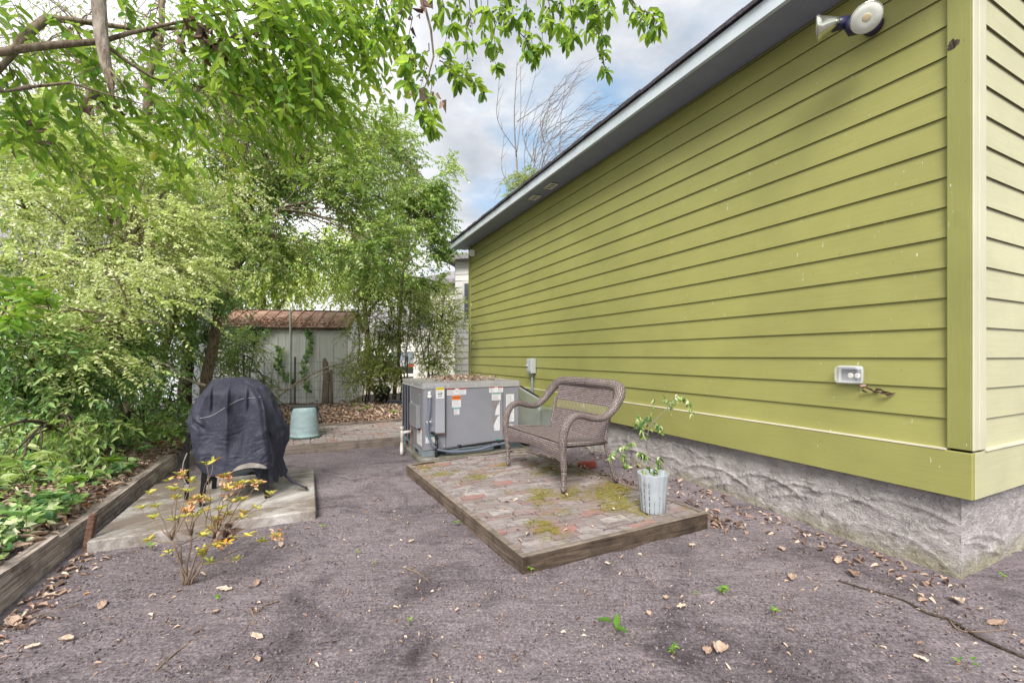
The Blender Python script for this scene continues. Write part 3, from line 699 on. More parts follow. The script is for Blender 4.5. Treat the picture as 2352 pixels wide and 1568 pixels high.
mb.build('black_riser', 'pipeblack', db, smooth=True)
# ================================================================ packaged air conditioner
a0, b0, a1, b1 = 1.258, 5.105, 2.528, 6.275; zb, zt = .122, .927
pad = MB(); pad.boxa(W(a0-.07, b0-.12, -.08), E2*(a1-a0+.2), E1*(b1-b0+.25), UP*.135, .012)
tag(pad.build('equipment_pad', 'pad', None, W(a0+.6, b0+.6, -.08)), 'low concrete pad under the grey air conditioner', 'concrete pad')
ac = thing('air_conditioner', W((a0+a1)/2, (b0+b1)/2, .056), 'large grey packaged air conditioner with warning stickers beside the house', 'air conditioner')
mb = MB(); mb.boxa(W(a0, b0, zb), E2*(a1-a0), E1*(b1-b0), UP*(zt-.03-zb), .004)
body = mb.build('cabinet', ['acmetal'], ac)
mb = MB(); mb.boxa(W(a0-.012, b0-.012, zt-.055), E2*(a1-a0+.024), E1*(b1-b0+.024), UP*.058, .008); mb.build('lid', 'actrim', ac)
mb = MB(); mb.boxa(W(a0-.006, b0-.006, zt+.0035), E2*(a1-a0+.012), E1*(b1-b0+.012), UP*.006); mb.build('lid_top', 'actop', ac)
mb = MB(); mb.boxa(W(a0-.018, b0-.018, zt-.0595), E2*(a1-a0+.036), E1*(b1-b0+.036), UP*.004); mb.build('lid_lip', 'white', ac)
mb = MB(); zz = .056
mb.boxa(W(a0-.02, b0-.02, zz), E2*(a1-a0+.04), E1*.03, UP*(zb-zz-.001), .003); mb.boxa(W(a0-.02, b0+.011, zz), E2*.03, E1*(b1-b0-.0), UP*(zb-zz-.001), .003)
mb.boxa(W(a1-.01, b0+.011, zz), E2*.03, E1*(b1-b0), UP*(zb-zz-.001), .003)
rail = mb.build('base_rail', 'acbase', ac)
mb = MB()
for bb in (.18, .75): mb.boxa(W(a0-.0225, b0+bb, zz+.012), -E2*.001, E1*.16, UP*.036)
for aa in (.17, .9): mb.boxa(W(a0+aa, b0-.0225, zz+.012), E2*.10, -E1*.001, UP*.036)
x = mb.build('fork_slot', 'dark', ac); x.parent = rail
# side face (towards -E2): solid panel near the corner, louvred coil grille behind
def Sd(b, o, z): return W(a0-o, b0+b, z)
def Fr(a, o, z): return W(a0+a, b0-o, z)
mb = MB(); mb.boxa(Sd(.002, .0005, zb+.005), E1*.62, -E2*.006, UP*(zt-.065-zb), .002); mb.build('side_panel', 'acside', ac)
mb = MB(); mb.boxa(Sd(.64, .0, zb+.02), E1*.52, -E2*.004, UP*(zt-.08-zb)); gr = mb.build('coil', 'dark', ac)
mb = MB(); n = 42
for k in range(n):
    z = zb+.03+(zt-.1-zb)*k/(n-1)
    mb.quad(Sd(.64, .006, z), Sd(1.16, .006, z), Sd(1.16, .022, z+.011), Sd(.64, .022, z+.011))
for k in range(4): mb.boxa(Sd(.64+k*.172, .004, zb+.02), E1*.008, -E2*.02, UP*(zt-.085-zb))
mb.build('louvre_grille', 'acmetal', ac)
mb = MB(); z0_, z1_ = .36, .655      # small projecting hood on the side panel
prof = [(.27, 0), (.27, .0)]
mb.boxa(Sd(.10, .008, z0_+.02), E1*.40, -E2*.055, UP*(z1_-z0_-.02), .004); mb.quad(Sd(.10, .063, z0_+.02), Sd(.50, .063, z0_+.02), Sd(.50, .008, z0_-.02), Sd(.10, .008, z0_-.02))
mb.build('side_hood', 'acside', ac)
mb = MB(); mb.boxa(Sd(.05, .007, .17), E1*.25, -E2*.002, UP*.20); pl = mb.build('wiring_diagram', 'sticker', ac)
mb = MB(); mb.boxa(Sd(.05, .0095, .355), E1*.25, -E2*.001, UP*.015)
x = mb.build('diagram_header', 'sorange', ac); x.parent = pl
mb = MB(); rr_ = random.Random(5)
for k in range(26):
    bq = .06+rr_.random()*.2; zq = .18+rr_.random()*.15
    mb.boxa(Sd(bq, .0095, zq), E1*(.03 if k%2 else .004), -E2*.0008, UP*(.004 if k%2 else .03))
x = mb.build('diagram_lines', 'inkg', ac); x.parent = pl
mb = MB(); mb.boxa(Sd(.60, .007, .58), E1*.025, -E2*.002, UP*.09); mb.boxa(Sd(.585, .007, .42), E1*.03, -E2*.002, UP*.07); mb.build('side_sticker', 'sticker', ac)
# front face: panel seams, tall wire duct, stickers
mb = MB()
for a in (.275, 1.04): mb.boxa(Fr(a, -.001, zb+.004), E2*.004, -E1*.0026, UP*(zt-.07-zb))
mb.boxa(Fr(0, -.001, zb+.001), E2*(a1-a0), -E1*.003, UP*.004)
mb.build('panel_seam', 'dark', ac)
mb = MB(); mb.boxa(Fr(.283, 0, zb+.012), E2*.752, -E1*.006, UP*(zt-.085-zb), .002); mb.build('access_panel', 'acmetal', ac)
mb = MB(); mb.boxa(Fr(.0, 0, zb+.006), E2*.27, -E1*.005, UP*(zt-.072-zb), .002); mb.build('corner_panel', 'acmetal', ac)
mb = MB(); mb.boxa(Fr(.13, .0055, .335), E2*.115, -E1*.062, UP*(.905-.335), .004); duct = mb.build('wire_duct', 'aclight', ac)
mb = MB(); mb.boxa(Fr(.128, .0055, .33), E2*.119, -E1*.064, UP*.004)
x = mb.build('duct_rust', 'rust', ac); x.parent = duct
def bolts(pts, par, mat='white', r=.006):
    mb = MB()
    for q, d in pts: mb.lathe(q, [(r,0), (r,.004), (0,.005)], 8, d)
    x = mb.build('bolts', mat, ac); x.parent = par; return x
bolts([(Fr(.09, .005, z), -E1) for z in (.84, .68, .50, .46)]+[(Fr(.26,.005,.165), -E1)], duct)
lidr = [(Fr(x_, .013, zt-.03), -E1) for x_ in (.02, .06, .30, .66, 1.02, 1.25)]+[(Sd(x_, .013, zt-.03), -E2) for x_ in (.02, .5, .56, .85)]
bolts(lidr, body)
def sticker(nm, P, a, z, w, h, off, hdr=None, hh_=.2, lines=4, txt=None, ls=None):
    mb = MB(); mb.boxa(P(a, off, z), (P(a+w, off, z)-P(a, off, z)), (P(a, off+.0012, z)-P(a, off, z)), UP*h)
    st = mb.build(nm, 'sticker', ac)
    ux = (P(a+w, off, z)-P(a, off, z)).normalized()
    if hdr:
        mb = MB(); mb.boxa(P(a+.002, off+.0012, z+h*(1-hh_)), ux*(w-.004), (P(a, off+.002, z)-P(a, off+.0012, z)), UP*(h*hh_-.002)); x = mb.build('sticker_header', hdr, ac); x.parent = st
        if txt:
            tt = text_on(ac, txt, P(a+w/2, off+.0026, z+h*(1-hh_/2)), ux, UP, min(h*hh_*.75, w/len(txt)*1.5), 'ink'); tt.parent = st
    mb = MB(); rl = random.Random(int(a*1000)+int(z*77)); top = h*(1-(hh_ if hdr else .04))
    for k in range(lines):
        zz_ = z+top*(1-(k+.7)/(lines+.4)); ww = w*(.55+.3*rl.random())
        mb.boxa(P(a+w*.08, off+.0012, zz_), ux*ww, (P(a, off+.0018, z)-P(a, off+.0012, z)), UP*min(.004, top/lines*.42))
    x = mb.build('sticker_print', 'inkg', ac); x.parent = st
    return st
st = sticker('caution_sticker', Fr, .135, .75, .10, .135, .068, 'syellow', .27, 3, 'CAUTION')
mb = MB(); z_ = .816                         # small black running-dog pictogram
for (x0_, x1_, y0_, y1_) in ((.165, .205, 0, .010), (.20, .212, .006, .020), (.165, .170, -.014, 0), (.196, .201, -.014, 0), (.158, .167, .004, .008), (.160, .205, -.026, -.021)):
    mb.boxa(Fr(x0_, .0695, z_-.015+y0_), E2*(x1_-x0_), -E1*.0008, UP*(y1_-y0_))
x = mb.build('pictogram', 'ink', ac); x.parent = st
sticker('warning_sticker', Fr, .29, .778, .105, .085, .0065, 'sred', .22, 4, 'WARNING')
sticker('warning_sticker', Fr, .437, .778, .098, .085, .0065, 'sred', .22, 4, 'WARNING')
st = sticker('warning_sticker', Fr, .396, .780, .040, .080, .0065, None, .2, 0)
mb = MB()
for (dx, dz, w_, h_) in ((.014, .034, .004, .010), (.022, .034, .004, .010), (.017, .044, .006, .006)): mb.boxa(Fr(.396+dx, .0078, .780+dz), E2*w_, -E1*.0008, UP*h_)
x = mb.build('pictogram', 'ink', ac); x.parent = st
sticker('orange_sticker', Fr, .352, .628, .115, .145, .0066, 'sorange', .38, 4, 'WARNING')
sticker('notice_sticker', Fr, .378, .535, .070, .092, .0066, 'sblue', .28, 5, 'NOTICE')
sticker('warning_sticker', Fr, .845, .790, .075, .075, .0065, 'sred', .2, 4)
sticker('warning_sticker', Fr, .92, .790, .045, .075, .0065, None, .2, 0)
sticker('warning_sticker', Fr, .965, .790, .075, .075, .0065, 'sred', .2, 4)
sticker('notice_sticker', Fr, .882, .690, .125, .095, .0067, 'sgreen', .15, 5, 'NOTICE')
# torn sticker remains
mb = MB()
mb.poly([Fr(.995, .0075, .675), Fr(.995, .0075, .50), Fr(.925, .0075, .50), Fr(.935, .0075, .55), Fr(.958, .0075, .62), Fr(.985, .0075, .655)])
mb.poly([Fr(.995, .0075, .495), Fr(.995, .0075, .30), Fr(.915, .0075, .30), Fr(.908, .0075, .38), Fr(.94, .0075, .43), Fr(.965, .0075, .475)])
ts = mb.build('torn_sticker', 'sticker', ac)
mb = MB(); rl = random.Random(4)
for k in range(46):
    z = .305+rl.random()*.36; aa = .90+rl.random()*.09
    mb.boxa(Fr(aa, .008, z), E2*(.008+.02*rl.random()), -E1*.0006, UP*.003)
x = mb.build('sticker_print', 'inkg', ac); x.parent = ts
mb = MB()
for k in range(40):
    z = .30+rl.random()*.38; aa = .886+rl.random()*.02+(max(0, z-.5)*.3 if k % 2 else 0)
    mb.boxa(Fr(aa, .0078, z), E2*(.004+.010*rl.random()), -E1*.0006, UP*(.004+.012*rl.random()))
x = mb.build('glue_residue', 'rust', ac); x.parent = ts
sticker('rating_plate', Fr, 1.085, .40, .115, .36, .003, None, .2, 22)
sticker('small_sticker', Fr, 1.105, .30, .075, .065, .003, None, .2, 5)
sticker('notice_sticker', Fr, .025, .215, .135, .09, .006, 'sgreen', .2, 4)
# maker's mark on the side panel: small shield
mb = MB(); mb.lathe(Sd(.155, .007, .80), [(.022,0), (.022,.002), (0,.002)], 16, -E2); em = mb.build('emblem', 'ink', ac)
mb = MB(); mb.boxa(Sd(.137, .0092, .802), E1*.034, -E2*.001, UP*.03); x = mb.build('emblem_red', 'sred', ac); x.parent = em
mb = MB(); mb.boxa(Sd(.137, .0092, .785), E1*.034, -E2*.001, UP*.012); x = mb.build('emblem_white', 'sticker', ac); x.parent = em
# conduit, gas and drain pipes
P1 = [Fr(.065, .03, .79), Fr(.07, .04, .70), Fr(.065, .045, .62), Fr(.045, .05, .50), Fr(.035, .06, .38), Fr(.055, .07, .28), Fr(.09, .08, .20), Fr(.15, .09, .145), Fr(.3, .10, .105), Fr(.5, .11, .095), Fr(.7, .11, .105), Fr(.9, .10, .14), Fr(1.1, .09, .15), Fr(1.3, .08, .14)]
mb = MB(); mb.tube(P1, .0155, 10); cd = mb.build('flexible_conduit', 'conduit', ac, smooth=True)
mb = MB(); mb.tube([Fr(.07, .005, .815), Fr(.065, .028, .818), Fr(.065, .032, .79)], .020, 10); mb.tube([Fr(.065, .031, .79), Fr(.068, .034, .755)], .025, 12)
mb.tube([Fr(.025, .055, .475), Fr(.085, .05, .478)], .010, 8)
x = mb.build('conduit_fitting', 'white', ac, smooth=True); x.parent = cd
mb = MB(); mb.tube([Fr(.10, .0, .335), Fr(.115, .06, .335), Fr(.13, .08, .32), Fr(.135, .085, .27)], .016, 10); mb.tube([Fr(.135, .085, .29), Fr(.135, .085, .01)], .017, 10)
for z in (.285, .215, .175, .125, .095): mb.tube([Fr(.135, .085, z), Fr(.135, .085, z-.016)], .023, 10)
mb.tube([Fr(.135, .085, .135), Fr(.5, .085, .155), Fr(.9, .085, .175), Fr(1.35, .08, .18)], .014, 10)
for a in (.40, .93, 1.08): mb.tube([Fr(a, .085, .150+.02*a), Fr(a+.04, .085, .151+.02*a)], .021, 10)
gp = mb.build('gas_pipe', 'pipeblack', ac, smooth=True)
mb = MB(); mb.boxa(Fr(.90, .075, .19), E2*.05, -E1*.02, UP*.015, .003); x = mb.build('valve_handle', 'sgreen', ac); x.parent = gp
mb = MB(); mb.tube([Sd(.57, .012, .27), Sd(.58, .13, .262)], .02, 10); mb.tube([Sd(.58, .14, .33), Sd(.58, .14, .12)], .019, 10); mb.tube([Sd(.58, .14, .13), Sd(.55, .15, .10), Sd(.50, .16, .085), Sd(.47, .165, .05), Sd(.465, .165, .0)], .021, 10)
mb.tube([Sd(.58, .14, .34), Sd(.58, .14, .30)], .025, 10)
mb.build('drain_pipe', 'pipewhite', ac, smooth=True)
mb = MB(); mb.tube([Sd(.54, .03, .40), Sd(.52, .035, .25), Sd(.50, .04, .10), Sd(.44, .04, .08)], .006, 6); mb.build('copper_line', 'copper', ac, smooth=True)
# duct from unit to wall
ds = thing('duct_transition', W(a1+.2, b0+.3, 0), 'galvanised sheet metal duct with sloping top between air conditioner and wall', 'duct')
aw = A0-.055; y0_, y1_ = b0+.14, b1-.1; a2 = a1+.004; am = a2+.40
zt1, zt2 = .885, .66
mb = MB()
pf = [(a2, .14), (am, .14), (am, zt2), (a2, zt1)]
f0 = [W(a, y0_, z) for a, z in pf]; f1 = [W(a, y1_, z) for a, z in pf]
mb.poly(f0); mb.poly(f1[::-1]); mb.quad(f0[3], f0[2], f1[2], f1[3]); mb.quad(f0[1], f1[1], f1[2], f0[2]); mb.quad(f0[0], f1[0], f1[1], f0[1])
mb.boxa(W(am+.002, y0_+.1, .14), E2*(aw-am), E1*.75, UP*.36)
mb.build('duct_body', 'galv', ds)
mb = MB(); d_ = (f0[2]-f0[3]); mb.boxa(f0[3]-UP*.03-E1*.006, d_, E1*.004, UP*.03); mb.boxa(f0[2]-UP*.16-E1*.006-E2*.03, E2*.03, E1*.004, UP*.16)
mb.build('duct_flange', 'boxgrey', ds)
mb = MB(); mb.boxa(W(a2+.03, y0_+.05, zt1+.002), d_*.95, E1*.5, UP*.02); mb.build('rubber_sheet', 'sheet', ds)
# ================================================================ brick patio with timber edging
PA, PB, PC, PD = V((.06, 2.469, 0)), V((1.461, 3.173, 0)), V((-1.127, 4.59, 0)), V((.134, 5.377, 0)); PT = .105
def bil(u, v, z): p = PA.lerp(PB, u).lerp(PC.lerp(PD, u), v); return V((p.x, p.y, z))
def edge_board(name, p, q, th, z0, z1, mat, inward):
    d = (q-p).normalized(); nn = V((-d.y, d.x, 0));
    if nn.dot(inward-p) < 0: nn = -nn
    mb = MB(); n = 14; Lg = (q-p).length
    for side in range(1):
        mb.grid(n, 1, lambda u, v: p+d*(Lg*u)+UP*(z0+(z1-z0)*v+.004*noise.noise(V((u*3, v, 2)))))
        mb.cur = 1; mb.grid(n, 1, lambda u, v: p+d*(Lg*u)+nn*(th*v)+UP*(z1+.004*noise.noise(V((u*3, 1, 2))))); mb.cur = 0
        mb.grid(n, 1, lambda u, v: p+d*(Lg*(1-u))+nn*th+UP*(z0+(z1-z0)*v))
        for e, P_ in ((0, p), (1, q)):
            mb.quad(P_+UP*z0, P_+nn*th+UP*z0, P_+nn*th+UP*z1, P_+UP*z1)
    return mb, mat
patio = thing('brick_patio', bil(.5, .5, 0), 'raised mossy brick patio framed with dark timber boards', 'patio')
cen = bil(.5, .5, 0)
for (p, q, m) in ((PA+(PB-PA).normalized()*.004, PB, 'tim1d'), (PA+(PC-PA).normalized()*.0-(PB-PA).normalized()*.0, PC, 'tim1e'), (PC, PD, 'tim1d'), (PB, PD, 'timp')):
    if m == 'tim1e': q = q; p = p+(PC-PA).normalized()*.0
    mbx, _ = edge_board('b', p, q, .042 if m != 'timp' else .03, -.05, PT, m, cen); mbx.build('timber_edge', [m, 'timp'], patio)
mb = MB(); mb.poly([bil(.02,.01,.075), bil(.98,.01,.075), bil(.98,.99,.075), bil(.02,.99,.075)]); mb.build('joint_bed', 'mortar', patio)
def bricks(mapf, nu, nv, hz, seed, gap=.075):
    mb = MB(); rl = random.Random(seed); rnd = []
    for j in range(nv):
        for i in range(-1, nu+1):
            off = (.5 if (j//1) % 2 else 0) if seed == 2 else (.25*((j*7) % 3))
            u0 = (i+off+gap*.35)/nu; u1 = (i+1+off-gap*.35)/nu
            if u1 <= .005 or u0 >= .995: continue
            u0 = max(u0, 0); u1 = min(u1, 1); v0 = (j+gap)/nv; v1 = (j+1-gap)/nv
            dz = rl.gauss(0, .003); t1 = rl.gauss(0, .0025); t2 = rl.gauss(0, .0025)
            z = hz+dz; r = rl.random(); k0 = len(mb.v)
            q = [mapf(u0, v0), mapf(u1, v0), mapf(u1, v1), mapf(u0, v1)]; zz = (z-t1-t2, z+t1-t2, z+t1+t2, z-t1+t2)
            c = sum(q, V((0,0,0)))/4
            top = [V((c.x+(p.x-c.x)*.955, c.y+(p.y-c.y)*.955, w)) for p, w in zip(q, zz)]; mid = [V((p.x, p.y, w-.006)) for p, w in zip(q, zz)]; bot = [V((p.x, p.y, hz-.06)) for p in q]
            mb.quad(*top)
            for e in range(4):
                f = (e+1) % 4; mb.quad(mid[e], mid[f], top[f], top[e]); mb.quad(bot[e], bot[f], mid[f], mid[e])
            rnd += [r]*(len(mb.v)-k0)
    return mb, rnd
mb, rnd = bricks(lambda u, v: bil(.03+.945*u, .018+.965*v, 0), 7, 29, PT-.008, 1)
mb.build('brick_paving', 'brick', patio, rnd=rnd)
# brick path at the back
path = thing('brick_path', W(-.1, 7.0, .05), 'raised brick path with timber edging behind the grill', 'path')
pa0, pa1, pb0, pb1 = -1.3, 3.25, 6.24, 7.78
mbx, _ = edge_board('b', W(pa0, pb0), W(1.235, pb0), .05, -.05, .10, '', W(0, 7)); mbx.build('timber_edge', ['timp', 'timp'], path)
mbx, _ = edge_board('b', W(pa0, pb1), W(pa1, pb1), .045, -.05, .135, '', W(0, 9)); mbx.build('timber_edge', ['timp', 'timp'], path)
mb = MB(); mb.poly([W(pa0, pb0+.04, .06), W(pa1, pb0+.04, .06), W(pa1, pb1, .06), W(pa0, pb1, .06)]); mb.build('joint_bed', 'mortar', path)
mb, rnd = bricks(lambda u, v: W(pa0+(pa1-pa0)*u, pb0+.05+(pb1-pb0-.06)*v, 0), 22, 14, .093, 2)
mb.build('brick_paving', 'brickp', path, rnd=rnd)
# concrete slab
mb = MB(); sa0, sa1, sb0, sb1 = -1.27, .065, 3.65, 5.02
mb.boxa(W(sa0, sb0, -.06), E2*(sa1-sa0), E1*(sb1-sb0), UP*.135, .008)
tag(mb.build('concrete_slab', 'slab', None, W(-.6, 4.3, 0)), 'square stained concrete slab under the covered grill', 'concrete slab')
# left timbers
def board_obj(name, p, q, th, h, mat, lean, label, cat):
    d = (q-p).normalized(); nn = V((d.y, -d.x, 0))       # towards the yard
    mb = MB(); n = 30; Lg = (q-p).length
    def X(u, o, z): return p+d*(Lg*u)-nn*(o+lean*z/h*1.0)+UP*(z-.04+.012*noise.noise(V((u*2.2, 0, 4))))
    mb.grid(n, 6, lambda u, v: X(u, .006*noise.noise(V((u*9, v*4, 1))), h*v))
    mb.grid(n, 2, lambda u, v: X(u, th*v, h+.006*noise.noise(V((u*12, v*3, 7)))))
    mb.grid(n, 1, lambda u, v: X(1-u, th, h*v))
    mb.quad(X(0,0,0), X(0,0,h), X(0,th,h), X(0,th,0)); mb.quad(X(1,0,0), X(1,th,0), X(1,th,h), X(1,0,h))
    return tag(mb.build(name, mat, None, p), label, cat)
tp0 = W(-1.335, .9); tp1 = W(-1.345, 3.62)
board_obj('landscape_timber', tp0, tp1, .065, .195, 'tim1', .045, 'long weathered plank edging the leafy bank, nearest the viewer', 'timber')
board_obj('landscape_timber', W(-1.36, 3.60), W(-1.34, 6.15), .12, .175, 'tim1', .02, 'shorter rotting timber running beside the slab towards the path', 'timber')
mb = MB(); sp = gnd(183, 1268); mb.boxa(sp-V((.0,0,.05)), V((.035,.012,0)), V((-.012,.035,0)), V((.035,.02,.28)), .003)
tag(mb.build('wooden_stake', 'stake', None, sp), 'short wooden stake leaning against the plank end', 'stake')
mb = MB(); bp = gnd(1351, 1068, .03); mb.boxa(bp-V((.1,.04,.03)), V((.19,.02,.01)), V((-.01,.09,.0)), UP*.058, .004)
mb.boxa(bp+V((-.085,-.025,.0285)), V((.15,.016,.008)), V((-.008,.06,0)), UP*.001)
tag(mb.build('loose_brick', 'redbrick', None, bp), 'single dark red brick lying in leaves by the patio edge', 'brick')
# ================================================================ wicker loveseat
CH = V((.198, 4.094, .112)); cu = V((-.465, .885, 0)).normalized(); cv_ = V((.885, .465, 0)).normalized()
def Q(u, v, w): return CH + cu*u + cv_*v + UP*w
seat = thing('wicker_loveseat', CH, 'brown wicker loveseat with curved arms standing on the brick patio', 'loveseat')
def spline(P, n=6):
    P = [V(p) for p in P]; out = []
    for i in range(len(P)-1):
        p0 = P[max(i-1,0)]; p1 = P[i]; p2 = P[i+1]; p3 = P[min(i+2, len(P)-1)]
        for k in range(n):
            t = k/n; out.append(.5*((2*p1)+(p2-p0)*t+(2*p0-5*p1+4*p2-p3)*t*t+(-p0+3*p1-3*p2+p3)*t**3))
    out.append(P[-1]); return out
mb = MB()
def hw(v): return .515-.06*(v/.5)
mb.grid(24, 12, lambda x, y: Q((x*2-1)*hw(y*.5), y*.5, .405-.03*y-.008*math.sin(PI*x)*math.sin(PI*y)))
mb.grid(24, 3, lambda x, y: Q((1-x*2)*hw(.5*(1-y)*0+.25*0), .0+y*.012, .405-.012*0-.0) if False else Q((1-x*2)*hw(0), -.004, .395-(.02)*y))
mb.build('seat', 'weave', seat, smooth=True)
mb = MB()
def apr(x, y):
    u = (x*2-1)*.505; lo = .245+.062*(1-(x*2-1)**2); return Q(-u, -.012-.008*math.sin(PI*y), .400-(.400-lo)*y)
mb.grid(30, 8, apr); mb.grid(30, 8, lambda x, y: apr(1-x, y)+cv_*.02)
mb.tube([apr(k/20, 1)+cv_*.01 for k in range(21)], .011, 8)
mb.build('apron', 'weave', seat, smooth=True)
for sg in (-1, 1):
    mb = MB(); mb.tube([Q(sg*.515, 0, .40), Q(sg*.512, .25, .385), Q(sg*.458, .5, .365)], .017, 8); mb.build('side_rail', 'weave2', seat, smooth=True)
    # arm: one continuous braided roll from the front leg up and back into the top rim
    arm = spline([Q(sg*.515, .0, .17), Q(sg*.522, -.012, .30), Q(sg*.53, -.022, .43), Q(sg*.535, .0, .545), Q(sg*.54, .06, .618), Q(sg*.545, .15, .640), Q(sg*.55, .26, .612), Q(sg*.56, .37, .602), Q(sg*.568, .46, .648), Q(sg*.565, .535, .73), Q(sg*.535, .60, .815), Q(sg*.46, .635, .862), Q(sg*.34, .645, .874), Q(sg*.17, .645, .878), Q(0, .645, .880)], 5)
    rad = []
    for k in range(len(arm)):
        t = k/(len(arm)-1); rad.append(.027+.010*sm(t, .0, .2)-.007*sm(t, .2, .4)+.022*sm(t, .5, .75)-.004*sm(t, .8, 1))
    mb = MB(); mb.tube(arm, rad, 14); mb.build('arm', 'weave2', seat, smooth=True)
    mb = MB(); mb.tube([Q(sg*.515, 0, .17), Q(sg*.517, 0, .15), Q(sg*.515, 0, .13), Q(sg*.513, 0, .05), Q(sg*.513, 0, .02), Q(sg*.513,0,0)], [.027, .023, .021, .019, .026, .020], 12); mb.build('leg', 'weave2', seat, smooth=True)
    mb = MB(); mb.tube(spline([Q(sg*.455, .56, .70), Q(sg*.452, .525, .5), Q(sg*.455, .50, .36), Q(sg*.47, .54, .18), Q(sg*.49, .60, 0)], 4), .019, 10); mb.build('leg', 'weave2', seat, smooth=True)
def bk(x, w): u = (x*2-1)*.455; return Q(u, .50+.11*(w-.37)/.5+.03*(1-(x*2-1)**2)*.8, w)
mb = MB()
for (w0, w1) in ((.365, .575), (.685, .865)):
    mb.grid(24, 6, lambda x, y: bk(x, w0+(w1-w0)*y)); mb.grid(24, 6, lambda x, y: bk(1-x, w0+(w1-w0)*y)+cv_*.014)
for w in (.58, .68): mb.tube([bk(k/16, w)+cv_*.006 for k in range(17)], .010, 6)
mb.build('backrest', 'weave', seat, smooth=True)
mb = MB(); ns = 38
for k in range(ns):
    x = (k+.5)/ns; mb.tube([bk(x, .58), bk(x+.006, .605), bk(x-.004, .635), bk(x+.006, .662), bk(x, .68)], .0026, 4)
mb.tube([bk(.5, .57)+cv_*.012, bk(.5, .69)+cv_*.012], .009, 6)
mb.build('back_spindles', 'strand', seat, smooth=True)['label'] = 'open band of thin wavy wicker strands'
mb = MB()
for sg in (-1, 1): mb.tube([Q(sg*.50, .02, .375), Q(sg*.44, .48, .35)], .012, 6)
mb.tube([Q(-.45, .25, .37), Q(.45, .25, .37)], .012, 6); mb.build('seat_frame', 'blackplastic', seat)
# ================================================================ planter
pp = gnd(1500, 1173, .1); pp.z = .100
pl_ = thing('potted_plant', pp, 'white fluted planter holding a leggy plant with drooping leaves on the patio corner', 'potted plant')
fl_ = lambda a: .035*(abs(math.cos(a*8))-.5)
prof = [(.0, .0), (.085, .0), (.088, .01), (.097, .12), (.108, .25), (.114, .285), (.114, .29), (.109, .288), (.102, .24), (0, .238)]
mb = MB(); mb.lathe(pp, prof, 96, UP, fl_); pot = mb.build('pot', 'pot', pl_, smooth=True)
mb = MB()
for k in range(16):                          # dark wear in the creases
    a = PI/16+PI/8*k; h0, h1 = .01, .08+.18*random.random()
    for j in range(5):
        z0_ = h0+(h1-h0)*j/5; z1_ = h0+(h1-h0)*(j+.75)/5; r0 = .0865+.09*z0_; r1 = .0865+.09*z1_; da = .030*random.random()+.012
        f = lambda aa, r, z: pp+V((math.cos(aa)*r, math.sin(aa)*r, z))
        mb.quad(f(a-da, r0*1.0, z0_), f(a+da, r0*1.0, z0_), f(a+da*.7, r1, z1_), f(a-da*.7, r1, z1_))
x = mb.build('worn_streaks', 'potstain', pl_); x.parent = pot
mb = MB(); mb.lathe(pp+UP*.232, [(0,.012), (.06,.010), (.100,.004)], 24); x = mb.build('soil', 'soil', pl_, smooth=True)
# ================================================================ covered grill
GC = V((-2.345, 3.73, .077))
grill = thing('covered_grill', GC, 'grill under a black fabric cover standing on the concrete slab', 'grill')
def G(x, y, z): return GC + E2*x + E1*y + UP*z
tabL = [(1.00, .0), (.985, .15), (.96, .215), (.915, .275), (.84, .375), (.74, .445), (.64, .475), (.56, .45), (.48, .40), (.30, .36), (.05, .36)]
tabR = [(1.00, .0), (.985, .09), (.96, .15), (.915, .245), (.84, .305), (.74, .355), (.64, .41), (.56, .46), (.44, .455), (.36, .41), (.28, .40), (.17, .43), (.05, .44)]
tabD = [(1.00, .0), (.985, .10), (.96, .15), (.90, .20), (.80, .235), (.6, .27), (.4, .285), (.05, .29)]
def ev(tab, z):
    for (z1, a), (z2, b) in zip(tab, tab[1:]):
        if z >= z2: return a+(b-a)*(z1-z)/(z1-z2)
    return tab[-1][1]
def hem(th):                                # hem height by direction (0 = right, -90deg = towards camera)
    c, s = math.cos(th), math.sin(th)
    h = .33*max(0, -s)**.6 + .25*max(0, s)**.6; h2 = (.12 if c > 0 else .50)
    w = sm(abs(c), .30, .50) if c > 0 else sm(abs(c), .45, .7)
    return h*(1-w)+h2*w + .02*math.sin(th*11) + .012*math.sin(th*23)
def sharp(x): return 1-2*abs(math.sin(x))**.7    # creased fold profile
NU, NVv = 300, 110
def cov(u, v):
    th = 2*PI*u; hz = hem(th); z = .998-(.998-hz)*(v**1.1)
    c, s = math.cos(th), math.sin(th)
    rx = ev(tabR if c > 0 else tabL, z); ry = ev(tabD, z)
    rx *= .74; ry *= .85; e = .70; k = (abs(c)**(2/e)+abs(s)**(2/e))**(-e/2)
    low = sm(1-z, .06, .75); tw = .35*math.sin(z*3.1)
    f = 1 + low*(.075*sharp(th*4.5+tw*1.5+.4) + .045*sharp(th*8+2*tw+1.1)*(.6+.4*math.sin(th*3))) + .05*low*noise.noise(V((c*3, s*3, z*2.0)))
    x = rx*k*c*f; y = ry*k*s*f
    q = V((x*7, z*5+x*2, y*7+3)); cr = .016*(1-2*abs(noise.noise(q)))+.008*(1-2*abs(noise.noise(q*2.3)))
    x += cr*c; y += cr*s
    return G(x, y, z)
mb = MB(); mb.grid(NU, NVv, cov)
cvr = mb.build('grill_cover', 'cloth', grill, smooth=True)
cvr.modifiers.new('thickness', 'SOLIDIFY').thickness = .003
fL = [(1.0, -.20), (.915, -.225), (.84, -.25), (.75, -.285), (.64, -.30), (.56, -.30), (.44, -.285), (.36, -.265), (.30, -.235), (.27, -.20)]
fR = [(1.0, .05), (.93, .12), (.84, .175), (.75, .20), (.64, .215), (.56, .225), (.44, .25), (.36, .265), (.30, .262), (.27, .25)]
